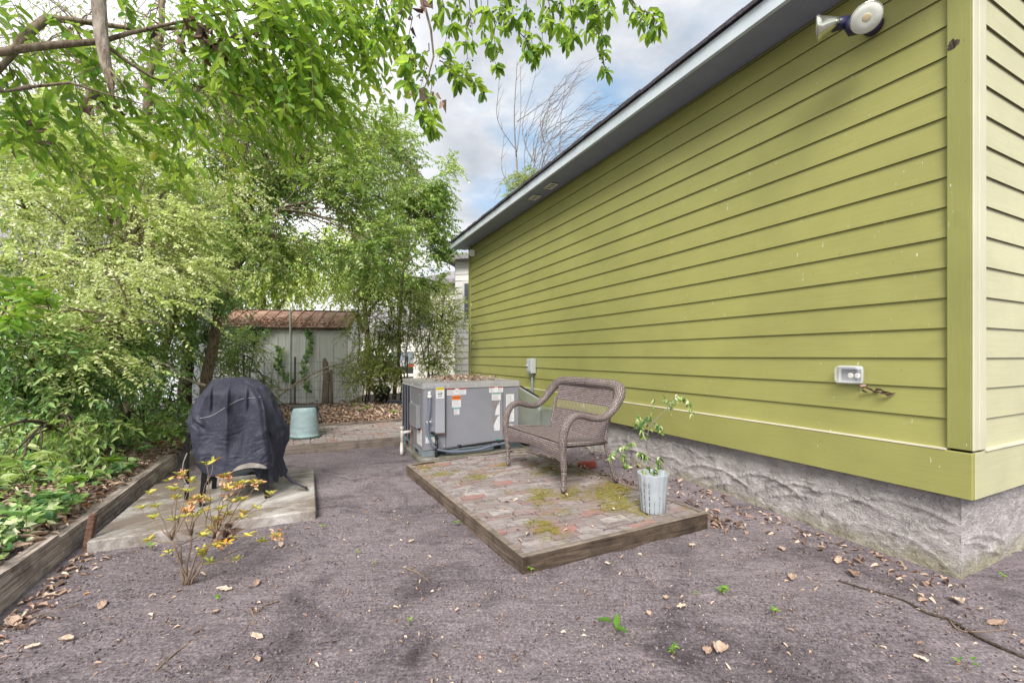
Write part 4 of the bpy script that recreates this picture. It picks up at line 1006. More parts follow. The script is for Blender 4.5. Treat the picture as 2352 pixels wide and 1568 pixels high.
def flap(u, v):                               # the long front panel of the cover, hanging over the side folds
    z = 1.004-v*(1.004-.275); xl, xr = ev(fL, z), ev(fR, z); x = xl+(xr-xl)*u
    top = sm(z, .86, 1.0)
    y = -(.30+.035*(1-z)) + .19*top**1.4 - .02*math.sin(PI*u)
    e = min(u, 1-u); y += .05*(1-sm(e, 0, .10))
    z2 = z - .025*top*(2*abs(u-.45))**2 - (.02*math.sin(PI*u*2.1+.4)+.015)*v**3
    y -= top*.0
    # creases radiating from the upper corners and fanning down, short pinches and small crumples
    y -= .026*sm(z, .30, .6)*(1-sm(z, .86, .97))*sharp((x-.02)*(9+5*z)+.9)
    y -= .030*sm(z, .72, .80)*(1-sm(z, .90, .97))*max(0, sharp((x+.05)*26))**1.0*(1 if -.2 < x < .12 else .2)
    q = V((x*6, 0, z*9)); q = q+V((noise.noise(q*.7), 0, noise.noise(q*.7+V((5,0,0)))))*.9
    y -= .009*(1-2.4*abs(noise.noise(V((x*9, 2, z*5))))) + .003*(1-2.4*abs(noise.noise(q*3.1)))*(1-sm(z, .5, .8))
    d = math.hypot(x+.245, (z-.655)*1.2); y -= .035*math.exp(-(d/.045)**2)*math.sin((x+z)*60)
    return G(x, y, z2)
mb = MB(); mb.grid(110, 150, flap); fp_ = mb.build('cover_front_panel', 'cloth', grill, smooth=True); fp_.modifiers.new('thickness', 'SOLIDIFY').thickness = .004
mb = MB()                                    # back of the top so the crown closes
def on_front(x, z):
    v = (1.004-z)/(1.004-.275); xl, xr = ev(fL, z), ev(fR, z); return flap(min(1, max(0, (x-xl)/(xr-xl))), v)-E1*.005
mb.tube([on_front(-.26+.44*t, .70+.02*t+.125*sm(t, .1, .75)) for t in [k/18 for k in range(19)]], .0024, 4)
x = mb.build('seam', 'inkg', grill); x.parent = fp_
mb = MB(); mb.grid(14, 3, lambda u, v: on_front(-.02+.25*u, .283+.04*v*math.sin(PI*u)**.6)-E1*.003)
x = mb.build('worn_hem_patch', 'patch', grill, smooth=True); x.parent = fp_
mb = MB()                                    # torn corner trailing on the slab
mb.grid(10, 6, lambda u, v: G(.36+.16*u, -.22+.08*v, .14-.12*u**.6+.02*math.sin(v*6)*(1-u)+.03*(1-v)*(1-u)))
x = mb.build('cover_corner', 'cloth', grill, smooth=True); x.modifiers.new('t', 'SOLIDIFY').thickness = .004
def bar(p, q, w=.03):
    d = (q-p).normalized(); s = d.cross(E1 if abs(d.dot(E1)) < .8 else E2).normalized(); t = d.cross(s)
    mb = MB(); mb.boxa(p-s*w/2-t*w/2, q-p, s*w, t*w, .002); return mb
for (x_, y_, xt) in ((-.235, -.25, -.20), (.215, -.25, .17), (-.235, .25, -.20), (.215, .25, .17)):
    bar(G(x_, y_, 0), G(xt, y_*.92, .55), .034).build('leg', 'fmetal', grill)
bar(G(-.38, -.02, .0), G(-.37, -.02, .55), .026).build('side_post', 'fmetal', grill)
bar(G(-.20, -.235, .285), G(.185, -.235, .285), .028).build('crossbar', 'fmetal', grill)
bar(G(-.225, .0, .16), G(.205, .0, .16), .024).build('crossbar', 'fmetal', grill)
for x_ in (-.2, .18): bar(G(x_, -.24, .17), G(x_, .24, .17), .022).build('crossbar', 'fmetal', grill)
mb = MB(); mb.lathe(G(-.02, .05, .10), [(0,.06), (.09,.06), (.14,.09), (.165,.14), (.165,.15), (.15,.14), (0,.10)], 28); mb.build('ash_pan', 'acbase', grill, smooth=True)
mb = MB(); mb.lathe(G(-.02, .05, .27), [(0,.06), (.10,.07), (.18,.12), (.22,.2), (.24,.33)], 28); mb.build('firebox', 'fmetal', grill, smooth=True)
mb = MB(); mb.tube(spline([G(-.335, -.22, .42), G(-.36, -.23, .33), G(-.355, -.22, .22), G(-.33, -.22, .16)], 4), .004, 5); mb.boxa(G(-.35,-.235,.14), E2*.03, E1*.012, UP*.035, .003); mb.build('tie_strap', 'patch', grill)
# ================================================================ tub, container
tb = W(-.03, 6.90, .098)
tub = thing('upturned_tub', tb, 'faded turquoise tub turned upside down on the brick path', 'tub')
mb = MB(); mb.lathe(tb, [(.215,0), (.215,.012), (.195,.018), (.190,.05), (.186,.14), (.180,.25), (.172,.36), (.166,.405), (.155,.42), (0,.425)], 40); mb.build('tub_body', 'tub', tub, smooth=True)
mb = MB(); mb.lathe(tb, [(.205,-.001), (.228,.0), (.230,.016), (.214,.022)], 40); mb.build('tub_rim', 'tubrim', tub, smooth=True)
mb = MB()
def sh(u, v):
    x = -.19+.44*u; y = -.08+.34*v; z = .436+.006*noise.noise(V((u*4, v*4, 0)))
    ov = max(0, x-.17); z -= ov*2.9 if ov > 0 else 0; x = min(x, .17+ov*.8); ol = max(0, -.165-x); z -= ol*2
    return tb+E2*x+E1*y+UP*z
mb.grid(26, 14, sh); o = mb.build('rubber_mat', 'sheet', None, tb+UP*.43, smooth=True); o.modifiers.new('t', 'SOLIDIFY').thickness = .012
tag(o, 'black rubber mat draped over the upturned turquoise tub', 'mat')
nc = at(893, 930, 9.3); nc.z = gz(nc.x, nc.y)
nt_ = thing('nursery_tray', nc, 'tipped black plastic plant container in the leaves by the fence', 'plant container')
mb = MB(); mb.lathe(nc+V((-.16,0,.14)), [(0,0), (.12,0), (.16,.26), (.17,.27), (.155,.26), (.11,.01), (0,.01)], 24, (.25,-.4,.85)); mb.build('container', 'nursery', nt_, smooth=True)
mb = MB(); mb.boxa(nc+V((-.02,-.12,.01)), V((.36,.05,0)), V((-.02,.26,0)), UP*.12, .02); mb.build('tray', 'nursery', nt_)
# ================================================================ shed
sh0 = at(799, 830, 10.0); sh0.z = gz(sh0.x, sh0.y)-.02; sx = V((-.984, -.177, 0)); sy = V((-.177, .984, 0))   # along front (to the left), and back
shed = thing('garden_shed', sh0+sx*1.3+sy*.9, 'grey metal garden shed with rusty ribbed roof and ivy strands', 'shed')
SW, SD_, ez = 2.72, 1.9, 1.90; z0s = sh0.z
def S(x, y, z): return sh0+sx*x+sy*y+UP*(z-z0s)
mb = MB()
mb.boxa(S(0, 0, z0s), sx*SW, sy*SD_, UP*(ez-z0s-.0))
for k in range(10):
    x_ = .02+k*(SW-.06)/9
    mb.boxa(S(x_, -.018, z0s), sx*.035, sy*.017, UP*(ez-z0s-.03), .004); mb.boxa(S(x_+.14, -.006, z0s), sx*.012, sy*.005, UP*(ez-z0s-.03))
mb.build('wall', 'shed', shed)
mb = MB(); rp = 2.36
for (q, dy, dz) in ((S(-.08, -.10, ez-.01), sy*(SD_/2+.1), UP*(rp-ez)), (S(-.08, SD_+.10, ez-.01), sy*-(SD_/2+.1), UP*(rp-ez))):
    mb.boxa(q, sx*(SW+.16), dy+dz, UP*.02)
    for k in range(12):
        mb.boxa(q+sx*(.0+k*(SW+.12)/11)+UP*.021, sx*.035, dy+dz, UP*.022)
rf = mb.build('roof', 'rust', shed)
mb = MB(); mb.boxa(S(-.09, -.115, ez-.055), sx*(SW+.18), sy*.014, UP*.06, .002); mb.tube([S(-.09, SD_/2, rp+.02), S(SW+.09, SD_/2, rp+.02)], .02, 6); x = mb.build('eave_trim', 'barkd', shed); x.parent = rf
mb = MB(); mb.poly([S(0,0,ez), S(0,SD_,ez), S(0,SD_/2,rp-.02)]); mb.poly([S(SW,0,ez), S(SW,SD_/2,rp-.02), S(SW,SD_,ez)]); mb.build('gable', 'shed', shed)
gp0 = at(667, 923, 9.6); gp0.z = gz(gp0.x, gp0.y)-.05
mb = MB(); mb.tube([gp0, V((gp0.x+.005, gp0.y, 2.24))], .022, 10); mb.lathe(V((gp0.x+.005, gp0.y, 2.24)), [(.026,-.03), (.026,.0), (.015,.02), (0,.024)], 10)
tag(mb.build('metal_pole', 'galv', None, gp0), 'tall thin galvanised pole standing in front of the shed', 'pole')
# ================================================================ fence posts, wire
fpost = at(748, 928, 9.2); fpost.z = gz(fpost.x, fpost.y)-.05
mb = MB(); mb.tube([fpost, fpost+V((.0,0,.35)), fpost+V((.02,0,.7)), fpost+V((-.01,0,.98)), fpost+V((-.03,0,1.08))], [.085, .075, .07, .055, .03], 10)
mb.tube([fpost+V((.12,.02,0)), fpost+V((.11,.02,.85))], [.03,.025], 6)
tag(mb.build('rotted_post', 'log', None, fpost, smooth=True), 'broken weathered wooden post in front of the shed', 'post')
fence = thing('wire_fence', at(740, 930, 9.25), 'sagging rusty woven wire fence along the back of the yard', 'fence')
fa, fb = at(560, 920, 9.0), at(935, 915, 9.5)
def Fp(u, h): p = fa.lerp(fb, u); return V((p.x, p.y+.03*math.sin(u*9), gz(p.x, p.y)+h-.05*math.sin(u*7)**2*h))
mb = MB()
for h in (.06, .2, .36, .54, .74, .95): mb.tube([Fp(k/24, h+.02*noise.noise(V((k, h*9, 0)))) for k in range(25)], .0028, 3)
for k in range(60): mb.tube([Fp(k/59, .02), Fp(k/59+.002*math.sin(k), .5), Fp(k/59, .95)], .0022, 3)
mb.build('wire_mesh', 'wire', fence)
for u in (.0, .3, .76, 1.0):
    mb = MB(); mb.tube([Fp(u, -.1), Fp(u, 1.1)], .02, 6); mb.build('post', 'wire', fence)
stp = at(868, 925, 9.8)
for (px, py, h, r, lab) in ((866, 922, .46, .075, 'left sawn-off grey tree stump behind the wire fence'), (888, 920, .40, .065, 'shorter sawn-off tree stump beside the black plant container')):
    p = at(px, py, 9.9); p.z = gz(p.x, p.y)-.04
    mb = MB(); mb.tube([p, p+V((.01,0,h*.4)), p+V((-.02,0,h*.8)), p+V((-.03,0,h))], [r*1.25, r, r*.95, r*.9], 10)
    if px < 880: mb.tube([p+V((0,0,h*.5)), p+V((-.14,0,h*.85))], [.03,.025], 6)
    tag(mb.build('tree_stump', 'bark', None, p, smooth=True), lab, 'stump')
# ================================================================ buildings beyond
def lap_house(name, o, dx, dy, w, d, h, mat, roofm, label, windows=(), roof_h=1.6, over=.35):
    o = V(o); t = thing(name, o+dx*w/2+dy*d/2, label, 'house')
    mb = MB(); nb = int(h/.2)
    for (p, e, Lw, out) in ((o, dx, w, -dy), (o+dx*w, dy, d, dx), (o, dy, d, -dx)):
        for k in range(nb):
            z = k*.2; q = p+out*.03+UP*z; r_ = p+out*.006+UP*(z+.21)
            mb.quad(q, q+e*Lw, r_+e*Lw, r_); mb.quad(p+UP*z, p+e*Lw+UP*z, q+e*Lw, q)
    mb.boxa(o+dx*.01+dy*.01, dx*(w-.02), dy*(d-.02), UP*h); mb.build('wall', mat, t)
    mb = MB(); e = over
    c = [o-dx*e-dy*e, o+dx*(w+e)-dy*e, o+dx*(w+e)+dy*(d+e), o-dx*e+dy*(d+e)]; c = [p+UP*h for p in c]
    r1 = o+dx*min(w,d)/2+dy*d/2+UP*(h+roof_h); r2 = o+dx*(w-min(w,d)/2)+dy*d/2+UP*(h+roof_h)
    mb.poly([c[0], c[1], r2, r1]); mb.poly([c[1], c[2], r2]); mb.poly([c[2], c[3], r1, r2]); mb.poly([c[3], c[0], r1]); mb.poly(c[::-1])
    for a_, b_ in zip(c, c[1:]+c[:1]): mb.boxa(a_-UP*.14, b_-a_, UP*.14, (UP.cross(b_-a_)).normalized()*.03)
    mb.build('roof', roofm, t)
    for (x, z, ww, wh) in windows:
        mb = MB(); mb.boxa(o+dx*(x-.08)-dy*.05+UP*(z-.08), dx*(ww+.16), dy*.04, UP*(wh+.16)); f = mb.build('window', 'white', t)
        mb = MB(); mb.boxa(o+dx*x-dy*.06+UP*z, dx*ww, dy*.008, UP*wh); g = mb.build('pane', 'glassd', t); g.parent = f
    return t
wx = V((.97, -.24, 0)).normalized(); wy = V((.24, .97, 0)).normalized()
o1 = at(1046, 850, 13.5); o1.z = 0
lap_house('white_house', o1, wx, wy, 5, 6, 4.35, 'wsiding', 'roofg', 'white lap-sided house seen past the far end of the green wall', [(.02-.6+.9, 2.4, .5, 1.1)], 1.2)
o2 = at(950, 850, 15.5); o2.z = 0
lap_house('pale_house', o2, wx, wy, 3.2, 5, 3.9, 'wsiding', 'roofg', 'pale siding wing with a small window behind the thin shrubs', [(.15, 2.3, .5, .9)], 1.0)
o3 = V((-14.5, 27, 0))
lap_house('far_garage', o3, V((1,0,0)), V((0,1,0)), 12, 6, 2.7, 'wsiding', 'roofg', 'low white garage far beyond the driveway', [], 1.8)
o4 = V((-13.5, 7.6, 0))
lap_house('neighbor_house', o4, V((.93, .36, 0)).normalized(), V((-.36, .93, 0)).normalized(), 6.4, 6, 3.3, 'wsiding2', 'roofg', 'blue-grey sided neighbour house glimpsed through the trees on the left', [(4.6, 1.3, .8, 1.2)], 1.4)
# ================================================================ parked cars
def car(pos, ang, mat, label, suv=0.0):
    t = thing('parked_car', pos, label, 'car', 'cars parked beyond the back fence'); ca, sa = math.cos(ang), math.sin(ang); pos = V(pos)
    def T(x, y, z): return pos+V((x*ca-y*sa, x*sa+y*ca, z))
    prof = [(-2.15,.35), (-2.2,.6), (-2.1,.85), (-1.2,.95+suv), (-.8,1.0+suv), (1.5,1.02+suv), (2.1,.98+suv), (2.2,.7), (2.15,.35)]
    mb = MB(); n = len(prof)
    for y in (-.86, .86):
        mb.poly([T(x, y, z) for x, z in (prof if y < 0 else prof[::-1])])
    for (x0_, z0_), (x1_, z1_) in zip(prof, prof[1:]+prof[:1]): mb.quad(T(x0_,-.86,z0_), T(x0_,.86,z0_), T(x1_,.86,z1_), T(x1_,-.86,z1_))
    body = mb.build('body', mat, t); bv = body.modifiers.new('b', 'BEVEL'); bv.width = .06; bv.segments = 3
    cab = [(-.95,.97+suv), (-.25,1.42+suv), (1.0,1.45+suv), (1.75,1.0+suv)]
    mb = MB()
    for y in (-1, 1):
        P = [T(x, y*(.82 if z < 1.2 else .66), z) for x, z in cab]; mb.poly(P if y < 0 else P[::-1])
    for (x0_, z0_), (x1_, z1_) in zip(cab, cab[1:]):
        w0 = .82 if z0_ < 1.2+suv*.5 else .66; w1 = .82 if z1_ < 1.2+suv*.5 else .66; mb.quad(T(x0_,-w0,z0_), T(x0_,w0,z0_), T(x1_,w1,z1_), T(x1_,-w1,z1_))
    mb.build('windows', 'glassd', t)
    mb = MB(); mb.boxa(T(-.25, -.66, 1.425+suv), T(1.25,0,0)-T(0,0,0), T(0,1.32,0)-T(0,0,0), UP*.035, .01); mb.build('roof', mat, t)
    for x in (-1.35, 1.4):
        for y in (-.88, .88):
            mb = MB(); ax = (T(0, math.copysign(1, y), 0)-T(0,0,0)); mb.lathe(T(x, y-math.copysign(.18, y), .32), [(0,0), (.31,0), (.32,.03), (.32,.17), (.30,.2), (.2,.2), (0,.19)], 20, ax); w = mb.build('wheel', 'tyre', t, smooth=True)
            mb = MB(); mb.lathe(T(x, y+math.copysign(.022, y), .32), [(0,.012), (.12,.01), (.19,0)], 12, ax); r = mb.build('rim', 'boxgrey', t, smooth=True); r.parent = w
    for y in (-.6, .6):
        mb = MB(); mb.boxa(T(-2.20, y-.16, .62), T(.04,0,0)-T(0,0,0), T(0,.32,0)-T(0,0,0), UP*.14, .01); mb.build('headlight', 'clear', t)
        mb = MB(); mb.boxa(T(2.16, y-.16, .68), T(.04,0,0)-T(0,0,0), T(0,.32,0)-T(0,0,0), UP*.14, .01); mb.build('tail_light', 'sred', t)
p = at(815, 868, 19.5); car(V((p.x, p.y, gz(p.x, p.y)+.03)), -1.9, 'carsilver', 'silver parked car half hidden by the shed and shrubs')
p = at(935, 872, 23.5); car(V((p.x, p.y, gz(p.x, p.y)+.03)), -1.5, 'cardark', 'charcoal parked car beyond the thin shrubs, behind the air conditioner')
# ================================================================ vegetation
def bend(p, q, sag=.0, n=6, wob=.03, seed=0):
    p, q = V(p), V(q); Lg = (q-p).length
    return [p.lerp(q, k/n) + V((noise.noise(V((k*.7, seed, 0))), noise.noise(V((k*.7, seed, 5))), noise.noise(V((k*.7, seed, 9)))*.6 - sag*math.sin(PI*k/n)))*wob*Lg*(1 if 0 < k < n else 0) for k in range(n+1)]
def tree(name, base, limbs, blobs, label, cat='tree', leaf='lf_mid', bark='bark', twl=(.35,.7), per=14, ll=.05, lw=.022, droop=.5, outw=.7, gdir=(0,0,0), rndr=(0,1), group=None, down=.35,
         twig='twig', tr=.004, clump=None, shape='leaf', seed=0, twigpart=True, side=.15, branches=0, whorl=False, jit=.35):
    t = thing(name, base, label, cat, group)
    mb = MB()
    for pts, r in limbs:
        rr_ = np.linspace(r[0], r[1], len(pts)); mb.tube(pts, list(rr_), 9 if r[0] > .03 else 6)
    if limbs: mb.build('trunk' if cat == 'tree' else 'stem', bark, t, smooth=True)
    rg = np.random.default_rng(seed+100)
    if blobs:
        P, D = ell_points([(tuple(c), r, k) for c, r, k in blobs], rg)
        if clump: P, D = clumpy(P, clump[0], clump[1], D)
        D = nrm(D*outw + rg.normal(0, .5, D.shape) + np.array(gdir)); n = len(P)
        Lt = rg.uniform(twl[0], twl[1], n)
        TW = twig_arrays(P-D*Lt[:,None]*.4, D, Lt, np.full(n, droop), 4, side)
        Q_, Dl, U = leaf_on_twigs(TW, per, down=down, whorl=whorl, jit=jit)
        k = len(Q_); sc = rg.uniform(.65, 1.15, k)
        tone = np.repeat(np.array([.5+.9*noise.noise(V(p)*1.6+V((seed,0,0))) for p in P]), per)
        rn = np.clip(rndr[0]+(rndr[1]-rndr[0])*(.45*tone+.6*rg.random(k)), 0, 1)
        leaves_mesh('crown' if cat == 'tree' else 'foliage', Q_, Dl, U, ll*sc, lw*sc, leaf, t, rnd=rn, shape=shape)
        if twigpart:
            if branches and limbs:
                ends = [pts[-1] for pts, r in limbs]; mids = [p for pts, r in limbs for p in pts[len(pts)//2:]]
                src = np.array([tuple(p) for p in mids]); pick = rg.integers(0, n, branches)
                A = P[pick]; d2 = ((A[:,None]-src[None])**2).sum(-1); Bs = src[d2.argmin(1)]
                tt = np.linspace(0, 1, 8)[None,:,None]; BP = Bs[:,None]*(1-tt)+A[:,None]*tt; BP += np.cumsum(rg.normal(0, .02, BP.shape), 1)*np.sin(tt*PI); BP[...,2] += .12*np.sin(tt[...,0]*PI)
                tubes_mesh('branches', BP, .012, .004, bark, t, sides=4)
            tubes_mesh('twigs', TW, tr, tr*.35, twig, t)
    return t
def B(px, py, Y, rx, ry, rz, k): return (at(px, py, Y), (rx, ry, rz), k)
def G0(px, Y, dz=0): x = (px-CX)/F*Y; return V((x, Y, gz(x, Y)+dz))
# 1. overhanging laurel: limbs enter from the upper left, leafy sprays hang over the view
b = V((-3.4, 1.2, 0)); b.z = gz(b.x, b.y)
A_ = [at(0,170,2.4), at(60,118,2.5), at(110,95,2.6)]
top = V((-3.3, 1.5, 3.2))
limbs = [([b, V((-3.42,1.25,1.2)), V((-3.3,1.4,2.3)), top], (.11,.06)),
         ([top, at(0,160,2.45), at(60,80,2.6), at(107,42,2.7), at(190,50,2.9), at(330,70,3.1), at(480,60,3.2)], (.035,.010)),
         ([V((-3.3,1.45,2.7)), at(0,120,2.3), at(90,107,2.4), at(160,101,2.5), at(232,96,2.6)], (.024,.017)),
         ([at(232,96,2.6), at(300,76,2.7), at(360,62,2.75), at(430,48,2.8), at(520,30,2.9), at(640,5,3.0)], (.014,.005)),
         ([at(232,96,2.6), at(290,140,2.65), at(350,178,2.75), at(420,192,2.8), at(500,205,2.9), at(560,222,3.0)], (.012,.005)),
         ([top, V((-2.7,1.9,3.1)), at(0,212,2.3), at(70,200,2.35)], (.03,.014)), ([at(70,200,2.35), at(160,190,2.4), at(240,215,2.5), at(330,240,2.6)], (.008,.003)),
         ([top, V((-2.4, 2.0, 4.0)), V((-1.2, 2.6, 4.4)), V((-.2, 3.0, 4.35)), V((.7,3.3,4.3))], (.07,.02)),
         ([V((-1.2,2.6,4.4)), at(965,-60,3.2), at(972,0,3.2), at(990,70,3.2), at(996,130,3.2), at(980,190,3.2), at(962,230,3.2)], (.014,.003))]
blobs = [B(70,90,2.6,.30,.5,.35,20), B(60,260,2.6,.3,.4,.25,9), B(300,210,2.9,.35,.5,.28,14), B(420,250,3.1,.45,.5,.3,18), B(330,380,3.3,.42,.4,.2,13), B(470,90,3.0,.5,.5,.32,24), B(600,60,3.0,.4,.5,.3,34), B(720,80,3.1,.42,.5,.34,42),
         B(620,190,3.2,.42,.4,.26,26), B(740,210,3.3,.3,.4,.25,24), B(820,50,3.2,.3,.3,.2,26), B(540,290,3.4,.3,.3,.2,9), B(120,170,2.7,.3,.4,.3,8)]
tree('overhanging_laurel', b, limbs, blobs, 'large-leaved laurel whose limbs and leaves hang over the upper left, close to the viewer', 'tree', 'lf_laurel', 'bark', (.30,.55), 14, .092, .038, .5, .35, (.70,.0,-.35), (.15,1), down=.35, tr=.0035, shape='oval', seed=1, jit=.3)
# 2. berry-bearing spray hanging from above across the sky
t2 = V((1.2, 1.0, 5.6))
sprays = [((880,-40),(880,60)), ((905,-60),(912,110)), ((870,-60),(860,95)), ((950,-80),(938,190)), ((985,100),(965,205)), ((1000,150),(985,262)), ((975,205),(992,292)), ((1010,140),(1050,185)), ((1000,120),(1108,208)), ((1020,150),(1090,190)), ((985,-60),(1040,60)), ((1000,-60),(1020,110)), ((1070,-80),(1085,100)), ((1080,20),(1065,150)),
          ((1120,-90),(1130,95)), ((1130,30),(1140,150)), ((1100,-40),(1110,60)), ((1160,-80),(1180,40)), ((1200,-90),(1210,120)), ((1215,60),(1228,140)), ((1230,-80),(1248,100)), ((1280,-90),(1290,60)), ((1300,-60),(1320,80)), ((1320,-80),(1350,70)), ((1340,0),(1385,90)), ((1360,-60),(1370,40)), ((1375,60),(1390,160)),
          ((1430,-80),(1455,35)), ((1450,0),(1490,75)), ((1470,20),(1510,50)), ((900,0),(900,70)), ((1150,0),(1165,60)), ((1260,-20),(1262,50)), ((1405,-60),(1395,25)), ((1045,-40),(1050,20)), ((1330,20),(1300,95)), ((955,130),(935,150)), ((930,-60),(925,20)), ((1190,-60),(1150,20)), ((1350,-60),(1330,20)), ((960,240),(985,285)), ((1180,60),(1225,120))]
lt = thing('berry_laurel', V((.4, 3.4, 4.6)), 'laurel boughs with dark berries hanging from above against the sky', 'tree')
mbt = MB(); Ps, Ds, Us, Rs, Ls = [], [], [], [], []; rg = np.random.default_rng(21); mbb = MB()
for k, ((x0_, y0_), (x1_, y1_)) in enumerate(sprays):
    Y = 3.0+.5*math.sin(k*1.7); p, q = at(x0_, y0_, Y+.1), at(x1_, y1_, Y)
    pts = bend(p, q, -.4, 6, .12, k); mbt.tube(pts, list(np.linspace(.0045, .0015, 7)), 5)
    for w in ((1.0, 11), (.72, 7), (.45, 5)):
        i = w[0]*6; c = pts[int(i)] if i < 6 else pts[-1]; d = (pts[-1]-pts[-2]).normalized()
        if c.z > at(0,-120,Y).z: continue
        for m_ in range(w[1]):
            a = 2*PI*m_/w[1]+rg.random(); s_ = d.cross(V((.3,.8,.2))).normalized(); u_ = d.cross(s_)
            dd = d*.45 + (s_*math.cos(a)+u_*math.sin(a))*1.0 + V((0,0,-.55)); Ps.append(c+V(rg.normal(0,.012,3))); Ds.append(dd); Us.append(V((0,-.3,1))+V(rg.normal(0,.4,3))); Rs.append(rg.random()*.85+.05); Ls.append(rg.uniform(.06,.105))
    for m_ in range(6):
        c = pts[4+m_ % 2]+V(rg.normal(0, .022, 3))-V((0,0,.02)); mbb.lathe(c, [(0,-.006), (.0045,-.003), (.006,0), (.0045,.004), (0,.006)], 6)
        mbt.tube([pts[4+m_%2], c], .0008, 3)
hub = V((.4, 3.6, 4.75))
mbt.tube([V((3.2,4.2,5.6)), V((1.9,3.9,5.1)), hub, V((-.6,3.3,4.5)), V((-1.2,3.2,4.35))], [.05,.04,.03,.02,.012], 7)
for k, ((x0_, y0_), _) in enumerate(sprays):
    if y0_ < -30: p = at(x0_, y0_, 3.0+.5*math.sin(k*1.7)+.1); mbt.tube(bend(V((p.x*.9+.04, 3.45, 4.62+.1*math.sin(k))), p, 0, 4, .08, k+50), .005, 4)
mbt.build('branches', 'barkd', lt, smooth=True); mbb.build('berries', 'navy', lt, smooth=True)['kind'] = 'stuff'
leaves_mesh('leaves', np.array([tuple(v) for v in Ps]), np.array([tuple(v) for v in Ds]), np.array([tuple(v) for v in Us]), np.array(Ls), np.array(Ls)*.40, 'lf_laurel', lt, rnd=np.array(Rs), shape='oval')
# withered brown leaf bunches in the laurel
for k, (px, py, Y, n) in enumerate(((500,95,2.9,34), (440,75,2.8,14), (575,115,3.0,14), (990,205,3.2,10), (955,5,3.1,16), (230,240,2.8,8), (35,300,2.6,10))):
    c = np.array(at(px, py, Y)); q = c+RNG.normal(0, .07, (n,3))*np.array([1.3,1,.7])
    o = leaves_mesh('withered_leaf_bunch', q, RNG.normal(0,.4,(n,3))-np.array([0,0,.8]), RNG.normal(size=(n,3)), RNG.uniform(.05,.09,n), .03, 'lf_brown', None, c, RNG.random(n)*.55, .5, .35)
    tag(o, ['large dark bunch of withered leaves caught on the laurel limb', 'small withered leaf bunch left of the large dark one', 'withered leaves right of the large dark bunch', 'withered leaves on the hanging bough against the sky', 'dead curled leaves at the top edge beside the sky', 'dead leaves just under the broken hanging limb', 'withered leaves at the left edge under the limbs'][k], 'dead leaves')
# 3. broken dead limb hanging with split end
p0, p1, p2, p3, p4 = at(222,-120,2.55), at(226,0,2.55), at(232,80,2.55), at(243,150,2.55), at(254,190,2.55)
bl = thing('broken_limb', p4, 'pale broken tree limb with a split rotten end hanging in the upper left', 'broken limb')
mb = MB(); mb.tube([V((-2.7,2.7,5.2)), p0, p1, p2, p3, p4], [.04,.034,.036,.034,.028,.018], 12); mb.build('limb', 'barkl', bl, smooth=True)
mb = MB()
for k, (a_, b_, r) in enumerate((((247,160),(262,228),.026), ((240,165),(254,222),.016), ((252,160),(292,205),.013), ((256,175),(275,212),.010))):
    mb.tube([at(*a_, 2.53), at((a_[0]+b_[0])/2+2, (a_[1]+b_[1])/2, 2.52), at(*b_, 2.53)], [r*.65, r*.5, .003], 5)
mb.build('split_end', 'bark', bl)
# 4. light small-leaved privet, layered horizontal sprays on the left
b = G0(-20, 4.4)
tree('light_privet', b, [([b, at(10,820,4.4), at(60,700,4.5), at(110,640,4.6), at(200,580,4.7), at(290,560,4.8)], (.035,.012)), ([at(30,790,4.4), at(90,650,4.9), at(60,480,5.0), at(150,380,5.0)], (.022,.01)), ([at(10,760,4.4), at(150,760,4.2), at(300,740,4.2), at(410,742,4.3)], (.014,.004))],
     [B(120,480,4.6,.8,.7,.35,190), B(260,400,5.0,.9,.7,.4,230), B(380,520,5.0,.75,.6,.32,230), B(180,620,4.3,.8,.6,.28,230), B(330,690,4.5,.75,.5,.26,210), B(60,740,3.9,.5,.5,.28,110), B(480,420,5.4,.6,.6,.35,120), B(60,330,4.6,.8,.6,.4,230), B(220,300,4.9,.8,.6,.4,180), B(430,620,4.9,.45,.4,.2,90), B(200,830,4.2,.6,.5,.15,80)],
     'pale yellow-green privet with layered sprays of tiny leaves on the left', 'tree', 'lf_light', 'bark', (.35,.75), 26, .040, .022, .28, .35, (.75,-.25,-.12), (.1,1), down=.15, tr=.0022, clump=(1.5,-.30), seed=2, branches=60, shape='oval')
# 5. fine bare twig tangle with brown vines, upper left behind the laurel
b = G0(150, 6.0)
t5 = tree('thicket_tree', b, [(bend(b, at(330,300,6.2), 0, 6, .05, 3), (.08,.04)), (bend(at(250,520,6.1), at(180,60,6.3), 0, 6, .06, 5), (.045,.02)), (bend(at(330,300,6.2), at(380,-50,6.3), 0, 6, .06, 6), (.06,.03)), (bend(at(330,300,6.2), at(520,150,6.5), 0, 6, .06, 8), (.03,.012))],
     [B(120,120,6.3,1.2,.8,1.0,170), B(380,160,6.5,1.1,.8,.9,170), B(560,260,6.6,.9,.7,.7,110), B(250,330,6.3,1.0,.8,.5,120)],
     'tangled tree with bare brown twigs and sparse leaves behind the overhanging laurel', 'tree', 'lf_mid', 'bark', (.6,1.3), 11, .065, .03, .5, .3, (.4,0,-.5), (.3,1), tr=.0045, seed=3, branches=120, side=.4)
